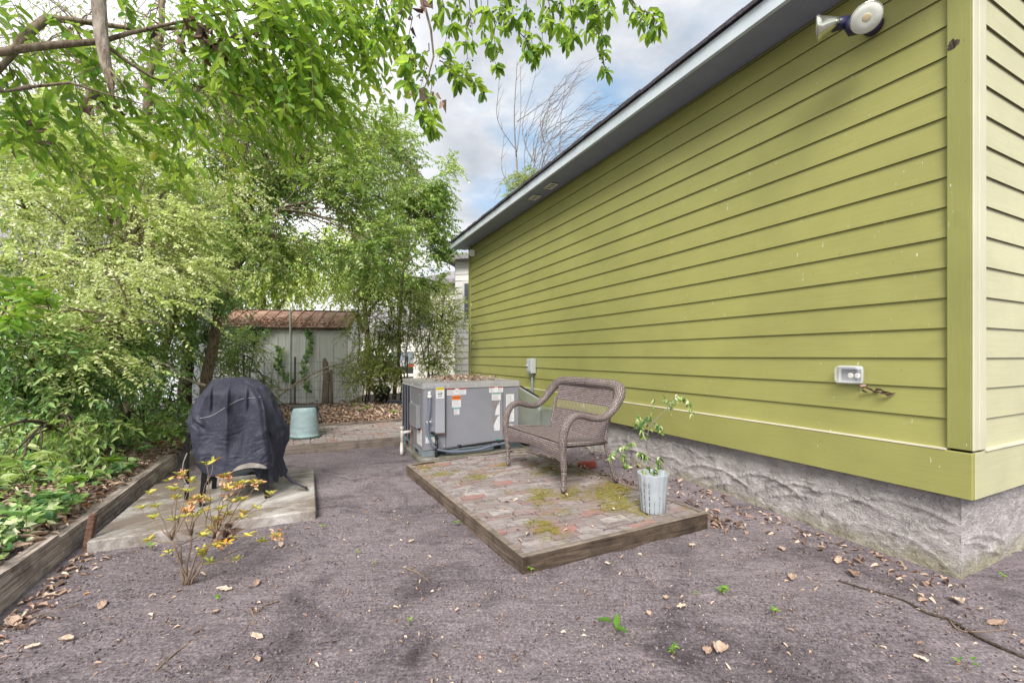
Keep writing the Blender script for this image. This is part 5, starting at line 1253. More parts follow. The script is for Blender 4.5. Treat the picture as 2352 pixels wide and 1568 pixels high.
# 6. tall privet with leaning trunk in the centre
b = G0(462, 7.6)
tb_ = bend(b, at(500,720,7.5), 0, 5, .03, 1)+[at(530,640,7.4), at(545,560,7.4), at(575,450,7.5)]
tree('leaning_privet', b, [(tb_, (.105,.06)), (bend(at(500,720,7.5), at(440,560,7.6), 0, 5, .05, 2), (.07,.03)), (bend(at(545,560,7.4), at(680,380,7.6), 0, 6, .05, 7), (.06,.02)), (bend(at(575,450,7.5), at(560,230,7.8), 0, 6, .05, 4), (.05,.02)), (bend(at(530,640,7.4), at(640,480,7.0), 0, 5, .05, 9), (.045,.02))],
     [B(640,330,7.6,1.3,1.0,1.0,460), B(560,200,7.8,1.1,.9,.9,240), B(760,240,7.8,.9,.8,.8,260), B(760,430,7.4,1.1,.9,.8,400), B(520,480,7.4,1.0,.8,.7,260), B(850,340,7.8,.8,.7,.8,250), B(620,400,8.4,1.2,.5,.8,300), B(640,560,7.2,1.0,.7,.5,240), B(850,560,7.4,.8,.7,.55,220)],
     'tall dense privet with a leaning forked trunk left of the shed', 'tree', 'lf_mid', 'bark', (.45,.9), 19, .078, .036, .25, .7, (.15,-.1,.0), (.0,1), down=.2, clump=(1.3,-.20), side=.3, seed=4, branches=120)
# 7. right-hand drooping tree whose outline meets the sky
b = G0(905, 10.2)
tree('drooping_privet', b, [(bend(b, at(930,600,10.4), 0, 6, .04, 2), (.05,.03)), (bend(at(930,600,10.4), at(960,400,10.4), 0, 5, .05, 3), (.03,.012)), (bend(at(930,600,10.4), at(1010,440,10.4), 0, 5, .05, 6), (.022,.008))],
     [B(935,470,10.5,1.0,.8,1.1,470), B(980,520,10.5,.62,.5,.95,310), B(1005,425,10.5,.42,.4,.5,120), B(1035,385,10.5,.18,.2,.38,36), B(900,340,10.4,.65,.5,.6,150), B(970,650,10.6,.62,.4,.5,100), B(1018,600,10.8,.25,.3,.6,90), B(860,600,10.2,.8,.6,.55,190)],
     'drooping privet whose ragged right edge stands against the sky beside the green house', 'tree', 'lf_mid', 'bark', (.35,.75), 19, .092, .042, .3, .7, (.1,-.1,.0), (.05,1), down=.25, clump=(1.5,-.20), side=.3, seed=5, branches=70)
# 8. sunny trees behind the shed
for k, (px, Y, bl_, lab) in enumerate(((620, 13.5, [B(600,640,13.5,1.6,1.2,.9,260), B(700,600,13.5,1.5,1.2,.9,260), B(560,540,13.5,1.4,1,1.0,160)], 'sunny yellow-green tree rising right behind the shed roof'), (400, 12.0, [B(330,560,12,2.2,1.2,1.3,240), B(180,480,12,2.2,1.2,1.5,220), B(430,420,12,1.8,1,1.5,180)], 'leafy tree standing left of the shed far behind the privets'),
     (850, 15, [B(830,560,15,1.6,1.2,1.2,220), B(900,640,15,1.2,1,.9,140), B(780,640,15,1.2,1,.7,140)], 'sunny tree behind the right end of the shed'))):
    b = G0(px, Y); tree('background_tree', b, [(bend(b, bl_[0][0], 0, 6, .03, k), (.13,.05)), (bend(b.lerp(bl_[0][0], .5), bl_[1][0], 0, 5, .04, k+4), (.07,.03)), (bend(b.lerp(bl_[0][0], .6), bl_[2][0], 0, 5, .04, k+6), (.06,.03))], bl_, lab, 'tree', 'lf_far', 'bark', (.6,1.1), 20, .13, .065, .5, .4, (0,0,-.2), (0,1), tr=.006, clump=(.8,-.30), seed=10+k, branches=40, group='trees beyond the back fence')
# 9. thin privet shrubs right of the shed
for k, (px, Y, tops, bl_, lab) in enumerate(((838, 9.6, [(820,640),(852,600),(870,700)], [B(835,720,9.6,.55,.3,.75,150), B(870,660,9.6,.5,.3,.5,90), B(820,850,9.4,.45,.3,.45,130)], 'thin upright shrub with narrow leaves at the right end of the shed'),
       (925, 9.6, [(915,650),(945,640),(900,720)], [B(915,740,9.5,.5,.3,.7,150), B(950,690,9.5,.45,.3,.5,90), B(890,850,9.4,.45,.3,.3,90)], 'thin shrub with narrow leaves in the middle of the back fence'),
       (880, 9.2, [(870,780),(895,760),(860,800)], [B(872,840,9.1,.4,.25,.28,120), B(890,780,9.2,.4,.25,.4,130), B(850,800,9.1,.35,.25,.3,80)], 'low tangled shrub in front of the parked cars'),
       (985, 9.3, [(990,650),(1020,690),(960,720)], [B(985,740,9.2,.55,.3,.75,260), B(1030,730,9.0,.38,.3,.8,170), B(1000,830,9.2,.5,.3,.3,120)], 'fuller narrow-leaved shrub next to the far end of the green wall'),
       (560, 9.0, [(540,760),(590,770),(520,800)], [B(560,800,8.9,.42,.3,.5,180), B(520,840,8.6,.45,.3,.45,180), B(600,880,8.8,.35,.3,.2,60)], 'leafy shrub covering the left end of the shed'))):
    b = G0(px, Y); lim = [(bend(b+V((.06*j-.06, 0, 0)), at(*q, Y), 0, 6, .04, k*5+j), (.018,.005)) for j, q in enumerate(tops)]
    tree('fence_shrub', b, lim, bl_, lab, 'shrub', 'lf_olive' if k < 4 else 'lf_mid', 'barkd', (.3,.6), 12, .066 if k < 4 else .05, .020 if k < 4 else .024, .35, .5, (0,0,-.05), (.1,1) , down=.3, tr=.003, seed=20+k, branches=26, twig='barkd', group='shrubs along the back fence')
# 10. trunks on the bank at the left
for k, (px, Y, (x1_, y1_), r, mt, lab) in enumerate(((290, 6.3, (322,600), .075, 'bark', 'brown trunk left of the covered grill'), (262, 5.6, (285,560), .045, 'barkd', 'thin dark trunk on the ivy bank, left of the brown one'), (345, 7.2, (420,640), .06, 'bark', 'trunk leaning right between the bank and the covered grill'), (425, 8.2, (440,560), .12, 'barkd', 'thick dark ivy-wrapped trunk just left of the covered grill'))):
    b = G0(px, Y, -.05); e = at(x1_, y1_, Y)
    tree('bank_tree', b, [(bend(b, e, 0, 7, .04, k+31), (r, r*.6)), (bend(b.lerp(e, .6), e+V((.5*(-1)**k, 0, .2)), 0, 4, .05, k), (r*.4, r*.15))], [(tuple(e+V((0,0,.1))), (.8,.6,.5), 70), (tuple(b.lerp(e,.45)), (.35,.3,.5), 26)], lab, 'tree', 'lf_dark', mt, (.4,.8), 12, .07, .028, .6, .5, (0,-.1,-.3), (.0,1), seed=40+k, branches=20, group='tree trunks on the bank')
# dark glossy understory between them
for k, (px, Y, bl_, lab) in enumerate(((60, 4.1, [B(60,870,4.0,.55,.4,.3,130), B(160,900,4.2,.5,.4,.25,120), B(40,780,3.7,.4,.4,.25,90), B(200,840,4.6,.6,.4,.3,110)], 'glossy broad-leaved bush above the ivy at the left edge'), (330, 5.6, [B(330,880,5.5,.5,.3,.3,60), B(390,930,5.6,.3,.25,.18,36)], 'glossy bush in front of the trunks, left of the grill'), (480, 8.0, [B(470,780,7.8,.6,.4,.4,110), B(400,720,7.4,.7,.5,.35,110), B(500,690,7.2,.4,.3,.2,50)], 'dark-leaved growth around the leaning trunk'), (200, 3.9, [B(130,985,3.7,.5,.3,.14,48), B(290,975,4.9,.5,.3,.12,44), B(30,1060,2.9,.3,.25,.10,20)], 'low bushy seedlings spilling over the bank between the ivy and the plank'), (150, 5.6, [B(160,760,5.8,1.1,.5,.6,340), B(60,600,5.9,1.0,.5,1.0,330), B(300,790,6.4,.8,.5,.55,260), B(380,660,7.0,.9,.5,.6,240), B(40,350,6.2,.9,.5,.8,200)], 'dense green bush behind the pale privet sprays'))):
    b = G0(px, Y); tree('understory_bush', b, [(bend(b, bl_[0][0], 0, 5, .05, k), (.02,.006)), (bend(b, bl_[1][0], 0, 5, .05, k+3), (.016,.005))], bl_, lab, 'bush', ['lf_ivy','lf_ivy','lf_dark','lf_mid','lf_mid'][k], 'barkd', (.25,.5), 11, .075, .032, .4, .5, (.1,-.1,.05), (0,1), down=.3, tr=.003, seed=50+k, branches=16, group='broad-leaved bushes on the bank')
# bright foreground sprig at the left edge
b = G0(-60, 2.9, 0)
t = tree('laurel_sprig', b, [([b, at(-30,800,2.9), at(20,690,2.8), at(60,672,2.75), at(120,690,2.7)], (.008,.003))], [(tuple(at(20,668,2.8)), (.14,.1,.06), 9), (tuple(at(75,685,2.7)), (.12,.1,.04), 7), (tuple(at(10,720,2.7)), (.12,.1,.06), 6)], 'sunlit glossy laurel sprig poking in at the left edge', 'shrub', 'lf_bright', 'twig', (.12,.22), 8, .085, .034, .2, .3, (.6,-.3,.1), (0,.9), down=.05, shape='oval', seed=60)
# 11. bare crooked branches near the fence
def stick(name, pts, r, mat, label, cat, par=None):
    mb = MB(); rr_ = np.linspace(r[0], r[1], len(pts)); mb.tube(pts, list(rr_), 7)
    for k in range(1, len(pts)-1, 2):
        d = (pts[k+1]-pts[k-1]).normalized(); s = d.cross(UP).normalized()*(-1)**k; mb.tube([pts[k], pts[k]+(d*.5+s*.4+UP*.35)*.5*(pts[k+1]-pts[k]).length*1.2], [rr_[k]*.5, .002], 5)
    return tag(mb.build(name, mat, None, pts[0], smooth=True), label, cat)
stick('arched_branch', spline([at(640,910,8.6), at(680,880,8.7), at(740,848,8.9), at(800,828,9.0), at(860,822,9.0), at(900,835,9.1), at(940,862,9.1)], 3), (.022,.008), 'barkl', 'long bare branch arching in front of the shed and fence', 'branch')
stick('arched_branch', spline([at(600,893,8.4), at(660,893,8.5), at(720,868,8.6), at(790,838,8.7), at(830,850,8.8)], 3), (.014,.005), 'barkl', 'thinner bare branch crossing below the arching one', 'branch')
stick('pale_branch', spline([at(340,823,6.2), at(385,838,6.0), at(425,868,5.8), at(470,885,5.6)], 3), (.010,.022), 'barkl', 'pale bare branch pointing down behind the covered grill', 'branch')
q = [gnd(x_, y_, .012) for x_, y_ in ((1925,1326), (1990,1345), (2070,1368), (2130,1398), (2180,1412), (2240,1448), (2300,1478), (2352,1500))]
for p in q: p.z = gz(p.x, p.y)+.008
stick('fallen_vine', spline(q, 3), (.004,.007), 'barkd', 'long dark fallen vine lying on the dirt at the lower right', 'vine')
for k, pts in enumerate((((2180,1412),(2215,1440),(2330,1430)), ((640,1380),(600,1395),(560,1450)), ((355,1540),(430,1478),(500,1462)), ((930,1300),(960,1312),(985,1330)), ((30,1440),(80,1412),(190,1380)), ((575,1395),(588,1430),(575,1425)))):
    q = [gnd(x_, y_, .01) for x_, y_ in pts]
    for p in q: p.z = gz(p.x, p.y)+.006
    stick('fallen_twig', spline(q, 3), (.004,.002), 'twig', ['twig branching off the dark vine at the lower right', 'curved twig right of the azalea', 'forked pale twig on the dirt near the lower left', 'small twig in the middle of the dirt', 'thin twig near the left plank', 'short thick twig below the azalea'][k], 'twig')
# 12. ivy strands on the shed
for k, (px, y0_, y1_, wd, lab) in enumerate(((708, 757, 900, .085, 'thick ivy strand hanging down the middle of the shed wall'), (640, 795, 880, .10, 'winding ivy strand left of the metal pole'), (572, 752, 775, .40, 'ivy draped along the eave at the left end of the shed'), (655, 800, 800, .02, ''))):
    if not lab: continue
    n = 150 if k < 2 else 190
    v = RNG.random(n); Y = 9.85; cx = px + 7*np.sin(v*7+k) + (30*v if k == 1 else 0)
    if k == 2: cx = px+RNG.uniform(-45, 60, n); v = v*(.4+.9*np.sin(cx*.21)**2)
    P = np.array([tuple(at(x_, y0_+(y1_-y0_)*vv, Y-.05)) for x_, vv in zip(cx, v)]) + RNG.normal(0, 1, (n,3))*np.array([wd*.45 if k < 2 else .03, .02, .03])
    P[:,1] = 9.78 + .18*(P[:,0]+3.81) - .03 - .05*RNG.random(n)+.17
    iv = thing('ivy_vine', P[0], lab, 'ivy', 'ivy strands on the shed wall')
    leaves_mesh('leaves', P, RNG.normal(0,.5,(n,3))-np.array([0,0,.7]), np.array([0,-1,.4])+RNG.normal(0,.35,(n,3)), .075, .07, 'lf_ivy', iv, shape='ivy')
    mb = MB(); o_ = np.argsort(-P[:,2])[::12]; mb.tube([V(P[i])+V((0,.03,0)) for i in o_], .006, 4); mb.build('stem', 'barkd', iv)
# 13. ground cover and litter (nobody could count these)
def scatter(n, fn, zoff=(0, .05), rg=RNG):
    P = []
    while len(P) < n:
        p = fn()
        if p is not None: P.append((p[0], p[1], gz(p[0], p[1]) + rg.uniform(*zoff)))
    return np.array(P)
def ab(a, b): w = W(a, b); return (w.x, w.y)
rg = np.random.default_rng(77)
def bankpt():
    a = -1.50-abs(rg.normal(0, 1.4)); b = rg.uniform(1.2, 9.5)
    x, y = ab(a, b)
    if y < 1.2 or noise.noise(V((x*.9, y*.9, 3)))*.8 + noise.noise(V((x*4, y*4, 3)))*.45 + rg.normal(0,.12) + (.50 if a < -2.1 else -.10) + (.25 if b < 3 and a < -1.9 else 0) < -.02: return None
    return (x, y)
P = scatter(16000, bankpt, (.02, .13), rg); n = len(P)
o = leaves_mesh('ivy_ground_cover', P, rg.normal(0,1,(n,3))*np.array([1,1,.3]), np.array([-.0,-.5,1])+rg.normal(0,.35,(n,3)), rg.uniform(.035,.07,n), rg.uniform(.03,.065,n), 'lf_ivy', None, (P.mean(0)), shape='ivy')
tag(o, 'ivy ground cover spreading over the bank on the left', 'ivy', None, 'stuff')
def litter(name, n, fn, label, zoff=(.0,.03), ls=(.04,.10), rr_=(0,1), base=None):
    P = scatter(n, fn, zoff, rg) if not isinstance(fn, np.ndarray) else fn; n = len(P)
    D = rg.normal(0,1,(n,3)); D[:,2] *= .28; Ln = rg.uniform(*ls, n)
    o = leaves_mesh(name, P, D, np.array([0,0,1])+rg.normal(0,.35,(n,3)), Ln, Ln*rg.uniform(.28,.5,n), 'lf_brown', None, P.mean(0), rr_[0]+(rr_[1]-rr_[0])*rg.random(n), .35, .22)
    return tag(o, label, 'leaf litter', None, 'stuff')
litter('bank_leaf_litter', 15000, lambda: ab(-1.44-abs(rg.normal(0,1.1)), rg.uniform(1.0, 9)), 'brown leaf litter covering the bank behind the left timbers', (.0,.05), (.035,.085), (.4,1))
litter('fence_leaf_litter', 11000, lambda: ab(rg.uniform(-1.6, 3.3), 7.84+abs(rg.normal(0, .95))), 'thick brown leaf litter between the brick path and the fence', (.0,.07), (.05,.11), (.3,1))
def near():
    x, y = rg.uniform(-3.2, 3.2), 1.35+abs(rg.normal(0, 1.6)); a = x*E2.x+y*E2.y; b = x*E1.x+y*E1.y
    if a < -1.30 or a > 3.30 or (sa0-.02 < a < sa1+.02 and sb0-.02 < b < sb1+.02) or b > 6.15 and a < 3.2: return None
    u = V((x, y, 0))
    def side(p, q): return (q-p).cross(u-p).z
    if side(PA, PB) > 0 and side(PB, PD) > 0 and side(PD, PC) > 0 and side(PC, PA) > 0: return None
    if a > a0-.1 and b > b0-.1: return None
    return (x, y)
litter('dirt_leaf_fragments', 800, near, 'small brown leaf fragments scattered over the dirt', (.0,.006), (.012,.035), (.25,1))
P = scatter(13000, near, (-.002,.003), rg); n = len(P)
o = leaves_mesh('soil_crumbs', P, rg.normal(0,1,(n,3))*np.array([1,1,.5]), np.array([0,0,1])+rg.normal(0,.5,(n,3)), rg.uniform(.003,.011,n), rg.uniform(.002,.007,n), 'chipmat', None, P.mean(0), rg.random(n)**1.3, .5, .5)
tag(o, 'tiny chips and crumbs strewn over the dirt', 'debris', None, 'stuff')
P = scatter(15000, near, (-.004,.001), rg); n = len(P)
oct_ = np.array([(1,0,0),(0,1,0),(-1,0,0),(0,-1,0),(0,0,1),(0,0,-1)], float); R_ = .0022+.0095*rg.random(n)**4
vs = P[:,None,:]+oct_[None]*R_[:,None,None]*rg.uniform(.6,1.3,(n,6,1))*np.array([1,1,.75])+rg.normal(0,1,(n,6,3))*R_[:,None,None]*.25
tri = np.array([0,1,4, 1,2,4, 2,3,4, 3,0,4, 1,0,5, 2,1,5, 3,2,5, 0,3,5])
o = raw_mesh('soil_clods', vs.reshape(-1,3), np.full(n*8, 3), (np.arange(n)[:,None]*6+tri[None]).ravel(), 'dirt', None, P.mean(0))
tag(o, 'small clods of dry soil lying over the dirt yard', 'soil', None, 'stuff')
def wallfoot():
    b = B0+abs(rg.normal(0, 2.4)); a = 3.32-abs(rg.normal(0,.16)); return ab(a, b) if b < 6.6 else None
litter('wall_leaf_litter', 330, wallfoot, 'dead leaves drifted along the foot of the stucco wall', (.0,.012), (.02,.065), (.1,.9))
def pgap():
    u = V(PB).lerp(PD, rg.random()); return (u.x+.06+abs(rg.normal(0,.12)), u.y-.03+rg.normal(0,.05))
litter('patio_side_litter', 700, pgap, 'dead leaves between the patio and the house wall', (.0,.04), (.03,.08), (.0,.8))
def plankfoot(): return ab(-1.30+abs(rg.normal(0,.07)), rg.uniform(.9, 3.6))
litter('plank_leaf_litter', 420, plankfoot, 'brown leaf bits gathered along the foot of the long plank', (.0,.015), (.02,.06), (.2,.95))
n = 230; P = np.array([tuple(W(a0+.2+rg.beta(2,2)*1.0, b0+.15+rg.random()*.95, zt+.014+rg.uniform(0,.03))) for _ in range(n)])
litter('lid_leaves', n, P, 'dry brown leaves lying on the lid of the air conditioner', ls=(.03,.075), rr_=(.3,1))
n = 60; P = np.array([tuple(W(a2+rg.uniform(.1,.38), b0+rg.uniform(.2,.7), zt1+.03-rg.uniform(0,.01))) for _ in range(n)]); P[:,2] = zt1+.035-(np.array([V(p).dot(E2) for p in P])-a2)*.56
litter('duct_leaves', n, P, 'leaves caught on the sloping duct top', ls=(.03,.06), rr_=(.2,.9))
n = 520; xs_ = rg.beta(1.1,2.2,n); ys_ = rg.beta(1,2.2,n); P = np.array([tuple(S(SW-.1-x_*(SW-.1), -.08+y_*.6, ez+.045+(y_*.6+.02)*.45)) for x_, y_ in zip(xs_, ys_)])
litter('roof_leaves', n, P, 'dead leaves heaped on the rusty shed roof', ls=(.05,.09), rr_=(.35,1))
n = 70; P = np.array([tuple(bil(rg.uniform(.03,.97), rg.uniform(.02,.97), PT+.001)) for _ in range(n)]); litter('patio_leaves', n, P, 'small scattered leaves on the brick patio', ls=(.015,.05), rr_=(.3,1))
n = 60; P = np.array([tuple(W(rg.uniform(-.9,1.0), rg.uniform(6.3,7.7), .098)) for _ in range(n)]); litter('path_leaves', n, P, 'small scattered leaves on the brick path', ls=(.03,.06), rr_=(.3,1))
# 14. single larger fallen leaves on the dirt
FL = [((645,1255),.11,.82,'long tan leaf on the dirt right of the azalea'), ((590,1465),.10,.8,'rounded tan leaf standing near the bottom, left of centre'), ((592,1518),.06,.7,'curled brown leaf just below the rounded tan leaf'), ((515,1357),.12,.86,'long pale leaf below the azalea branches'), ((235,1388),.12,.6,'ragged brown leaf at the left below the plank'), ((152,1472),.08,.75,'folded leaf near the lower left'), ((30,1430),.16,.7,'long curled leaf at the left edge'), ((75,1487),.07,.9,'small pale leaf in the lower left corner'),
      ((1655,1497),.14,.72,'large crumpled leaf near the lower right centre'), ((1625,1500),.09,.6,'crumpled leaf touching the large one at the lower right'), ((2115,1518),.07,.9,'pale leaf near the bottom right'), ((1530,1380),.06,.75,'brown leaf left of the small seedling'), ((1565,1400),.07,.93,'pale yellow leaf left of the small seedling'), ((1590,1255),.07,.8,'orange-tan leaf near the right patio corner'), ((1820,1330),.09,.55,'rusty leaf by the start of the dark vine'),
      ((1925,1285),.12,.72,'large tan leaf near the stucco wall'), ((1960,1318),.13,.45,'long brown curled leaf by the dark vine'), ((2200,1378),.11,.8,'tan leaf beside the dark vine'), ((2120,1375),.08,.6,'upright brown leaf by the dark vine'), ((2290,1425),.14,.5,'big brown curled leaf at the right edge'), ((1795,1262),.09,.7,'tan leaf on the dirt between patio and wall'), ((1490,1415),.05,.7,'small leaf in the middle of the bare dirt'), ((945,1245),.06,.8,'small tan leaf left of the patio'), ((1225,1300),.07,.6,'brown leaf at the near patio corner'),
      ((1395,1300),.05,.9,'small tan leaf in front of the patio edge'), ((1050,1405),.04,.8,'tiny tan leaf in the centre foreground'), ((1100,1395),.03,.6,'tiny brown leaf right of centre foreground'), ((860,1150),.05,.7,'leaf on the dirt between slab and patio'), ((590,1345),.09,.5,'brown curled leaf cluster right of the azalea base'), ((495,1410),.05,.65,'dull brown leaf below the azalea')]
for (px, py), ln, r_, lab in FL:
    ln *= .68
    p = gnd(px, py); z = gz(p.x, p.y)+.012; nn = 3; a = RNG.random()*6.28
    mb = MB(); d = V((math.cos(a), math.sin(a), .1)); s = V((-math.sin(a), math.cos(a), 0)); c = V((p.x, p.y, z)); rr_ = RNG.random()
    mb.grid(10, 6, lambda u, v: c+d*(ln*(u-.5))+s*((v-.5)*ln*(.42+.2*rr_)*math.sin(PI*min(1,u*.93+.05))**.8*(1+.45*noise.noise(V((u*6, v*6, px)))))+UP*(.28*ln*((v-.5)**2)*4*math.sin(PI*u)*(.1+rr_)+.16*ln*(u-.5)**2*4*rr_+.012*noise.noise(V((u*5, v*5, py)))))
    o = mb.build('fallen_leaf', 'lf_brown', None, c, rnd=[r_+.05*math.sin(k) for k in range(77)], smooth=True); o.modifiers.new('t', 'SOLIDIFY').thickness = .0012
    tag(o, lab, 'fallen leaf', None if 0 else 'larger fallen leaves on the dirt')
# 15. azalea
ab_ = gnd(428, 1342); ab_.z = gz(ab_.x, ab_.y)-.01; AY = ab_.y
az = thing('azalea_shrub', ab_, 'small azalea with yellowing leaves and withered orange blooms in the foreground dirt', 'shrub')
tips = [(325,1168),(345,1132),(360,1165),(385,1105),(415,1092),(400,1125),(440,1105),(475,1068),(490,1060),(455,1145),(480,1150),(505,1170),(440,1160),(545,1115),(560,1110),(590,1112),(620,1135),(520,1125),(535,1155),(560,1178),(450,1185),(500,1195),(425,1175),(600,1245),(570,1230),(540,1285),(505,1245),(490,1215),(470,1230),(635,1228),(520,1250),(385,1270),(400,1195),(465,1265),(480,1292),(345,1240),(590,1170),(515,1095),(430,1130)]
mb = MB(); Ps, Ds, Us, Rs = [], [], [], []; Pf, Df, Uf = [], [], []; rg2 = np.random.default_rng(8)
forks = [at(415,1250,AY), at(440,1230,AY+.05), at(455,1260,AY-.03), at(490,1235,AY+.02), at(465,1295,AY), at(395,1240,AY-.05)]
for k, f in enumerate(forks): mb.tube(bend(ab_+V((.008*k-.02,0,0)), f, 0, 5, .05, k), list(np.linspace(.0065,.004,6)), 6)
for k, (x_, y_) in enumerate(tips):
    tp = at(x_, y_, AY+rg2.uniform(-.14,.2)); f = min(forks, key=lambda q: (q-tp).length+(0 if q.z < tp.z-.02 else .3))
    pts = bend(f, tp, 0, 6, .10, k+9); mb.tube(pts, list(np.linspace(.0035,.0014,7)), 5); d = (pts[-1]-pts[-2]).normalized()
    for c in [tp]+([pts[4]] if k % 3 == 0 else []):
        m_ = rg2.integers(5, 9)
        for j in range(m_):
            a = 2*PI*j/m_+rg2.random(); dd = V((math.cos(a), math.sin(a), .35))+d*.3; Ps.append(c+V(rg2.normal(0,.004,3))); Ds.append(dd); Us.append(V((0,0,1))+V(rg2.normal(0,.3,3))); Rs.append(rg2.random())
    if k in (4,9,12,13,15,17,21,22,29,26,37):
        Pf.append([tp+V(rg2.normal(0,.013,3)) for j in range(15)])
mb.build('stems', 'twig', az, smooth=True); TA = lambda l: np.array([tuple(v) for v in l])
leaves_mesh('leaves', TA(Ps), TA(Ds), TA(Us), rg2.uniform(.032,.052,len(Ps)), .018, 'lf_azalea', az, rnd=np.array(Rs))
for q in Pf: leaves_mesh('withered_bloom', TA(q), rg2.normal(0,1,(15,3))-np.array([0,0,.3]), rg2.normal(0,1,(15,3)), .024, .017, 'petal', az, curl=.5, fold=.4)
c = at(525, 1215, AY); n = 14; leaves_mesh('dead_leaf', np.array(c)+rg2.normal(0,.022,(n,3))*np.array([.7,.7,1.5]), rg2.normal(0,.5,(n,3))-np.array([0,0,.6]), rg2.normal(0,1,(n,3)), .045, .025, 'lf_brown', az, rnd=rg2.random(n)*.4, curl=.5, fold=.4)
# potted plant stems and drooping leaves
PY = pp.y
st_ = [[(1503,1092),(1498,1060),(1485,1022),(1490,985),(1497,945),(1502,915)], [(1490,985),(1510,960),(1532,938),(1548,920),(1556,908),(1576,918),(1590,945)], [(1532,938),(1540,925),(1525,913)], [(1487,1015),(1465,1012),(1440,1020),(1420,1030),(1402,1048)], [(1420,1030),(1432,1050),(1440,1070)], [(1486,1025),(1478,1000),(1475,970),(1485,955)], [(1490,1000),(1472,985),(1462,970),(1470,955)], [(1498,1055),(1480,1045),(1470,1042)], [(1497,965),(1512,975),(1520,990)], [(1500,1080),(1512,1065),(1514,1050)]]
mb = MB(); Ps, Ds, Us = [], [], []
for k, s_ in enumerate(st_):
    pts = spline([at(x_, y_, PY+.02*math.sin(k*2+i)) for i, (x_, y_) in enumerate(s_)], 3); mb.tube(pts, list(np.linspace(.006 if k == 0 else .003, .0015, len(pts))), 6)
    for p in pts[(len(pts)//2 if k < 2 else len(pts)//3):]:
        for j in range(4 if k not in (0,) else 3):
            if rg2.random() < (1.0 if k != 0 else .5): Ps.append(p+V(rg2.normal(0,.005,3))); Ds.append(V(rg2.normal(0,.45,3))-V((0,0,.9))); Us.append(V(rg2.normal(0,1,3)))
for j in range(16): Ps.append(pp+V((-.04+rg2.normal(0,.03), rg2.normal(0,.03), .27+rg2.random()*.05))); Ds.append(V(rg2.normal(0,1,3))+V((0,0,.2))); Us.append(V((0,0,1)))
mb.build('stem', 'lf_dark' if 0 else 'twigg', pl_, smooth=True)
leaves_mesh('leaves', TA(Ps), TA(Ds), TA(Us), rg2.uniform(.028,.05,len(Ps)), .014, 'lf_mid', pl_, curl=.3, fold=.25)
# 16. seedlings and weeds
def seedling(px, py, n, ln, lab, mat='lf_bright', z=None, h=.03):
    p = gnd(px, py) if z is None else V(z); p.z = gz(p.x, p.y) if z is None else p.z; t = thing('seedling', p, lab, 'seedling', 'small seedlings and weeds')
    q = np.array([tuple(p+UP*h)]*n)+RNG.normal(0,.006,(n,3)); a = np.arange(n)*2*PI/n+RNG.random()*3
    D = np.stack([np.cos(a), np.sin(a), .25+.3*RNG.random(n)], 1)
    leaves_mesh('leaves', q, D, np.tile([0,0,1.], (n,1)), ln*RNG.uniform(.7,1.1,n), ln*.38, mat, t, curl=.15)
    mb = MB(); mb.tube([p-UP*.01, p+UP*h], .0025, 5); mb.build('stem', 'twig', t)
for a_ in ((1410,1455,3,.085,'lone bright green leaf pair in the foreground dirt'), (1776,1420,6,.035,'small rosette seedling right of the bushy one'), (1662,1372,16,.032,'small bushy pale green sprout in the dirt'), (1600,1375,4,.02,'tiny sprout left of the bushy one'), (1050,1210,5,.035,'bright little weed beside the patio edge'), (742,1220,4,.03,'weed below the slab corner'), (1220,1318,3,.04,'green blade at the near patio corner'), (2220,1530,4,.035,'weed at the lower right'), (1620,1208,4,.035,'sprig at the right patio corner'), (2305,1330,5,.03,'weed by the stucco end wall'),
           (350,1262,3,.05,'green leaf left of the azalea on the dirt'), (790,1030,4,.04,'small weed behind the slab'), (818,1278,3,.025,'tiny weed in the open dirt'), (860,1300,3,.02,'tinier weed right of the open dirt'), (500,1385,4,.028,'ground leaves just below the azalea'), (700,1115,3,.03,'weed at the far slab corner'), (1545,1505,7,.03,'thin grassy tuft near the bottom'), (940,1440,5,.02,'grassy speck in the lower centre')):
    seedling(*a_[:4], a_[4])
for k, (px, Y, n) in enumerate(((250,3.9,18), (330,4.4,16), (170,3.3,20), (120,2.9,16), (390,5.3,16), (60,2.6,14), (215,4.8,18), (430,5.9,14))):
    p = G0(px, Y, .05); seedling(0, 0, n, .10, ['sprig of bright laurel leaves by the log', 'bright sprig nearer the grill', 'broad bright sprig in the middle of the bank litter', 'glossy sprig near the plank', 'green sprig left of the grill legs', 'leafy sprig at the near left corner of the bank', 'upright sprig in the ivy', 'small sprig beside the grill'][k], 'lf_bright' if k % 2 == 0 else 'lf_ivy', p, .12)
for k, (px, Y) in enumerate(((828,8.3),(845,8.6),(815,8.8),(905,8.2))): seedling(0,0,14,.08,['green weed in the litter beyond the path','paler weed in the litter by the fence','leafy weed near the shed corner','low weed left of the air conditioner'][k], 'lf_bright', G0(px, Y, .02), .06)
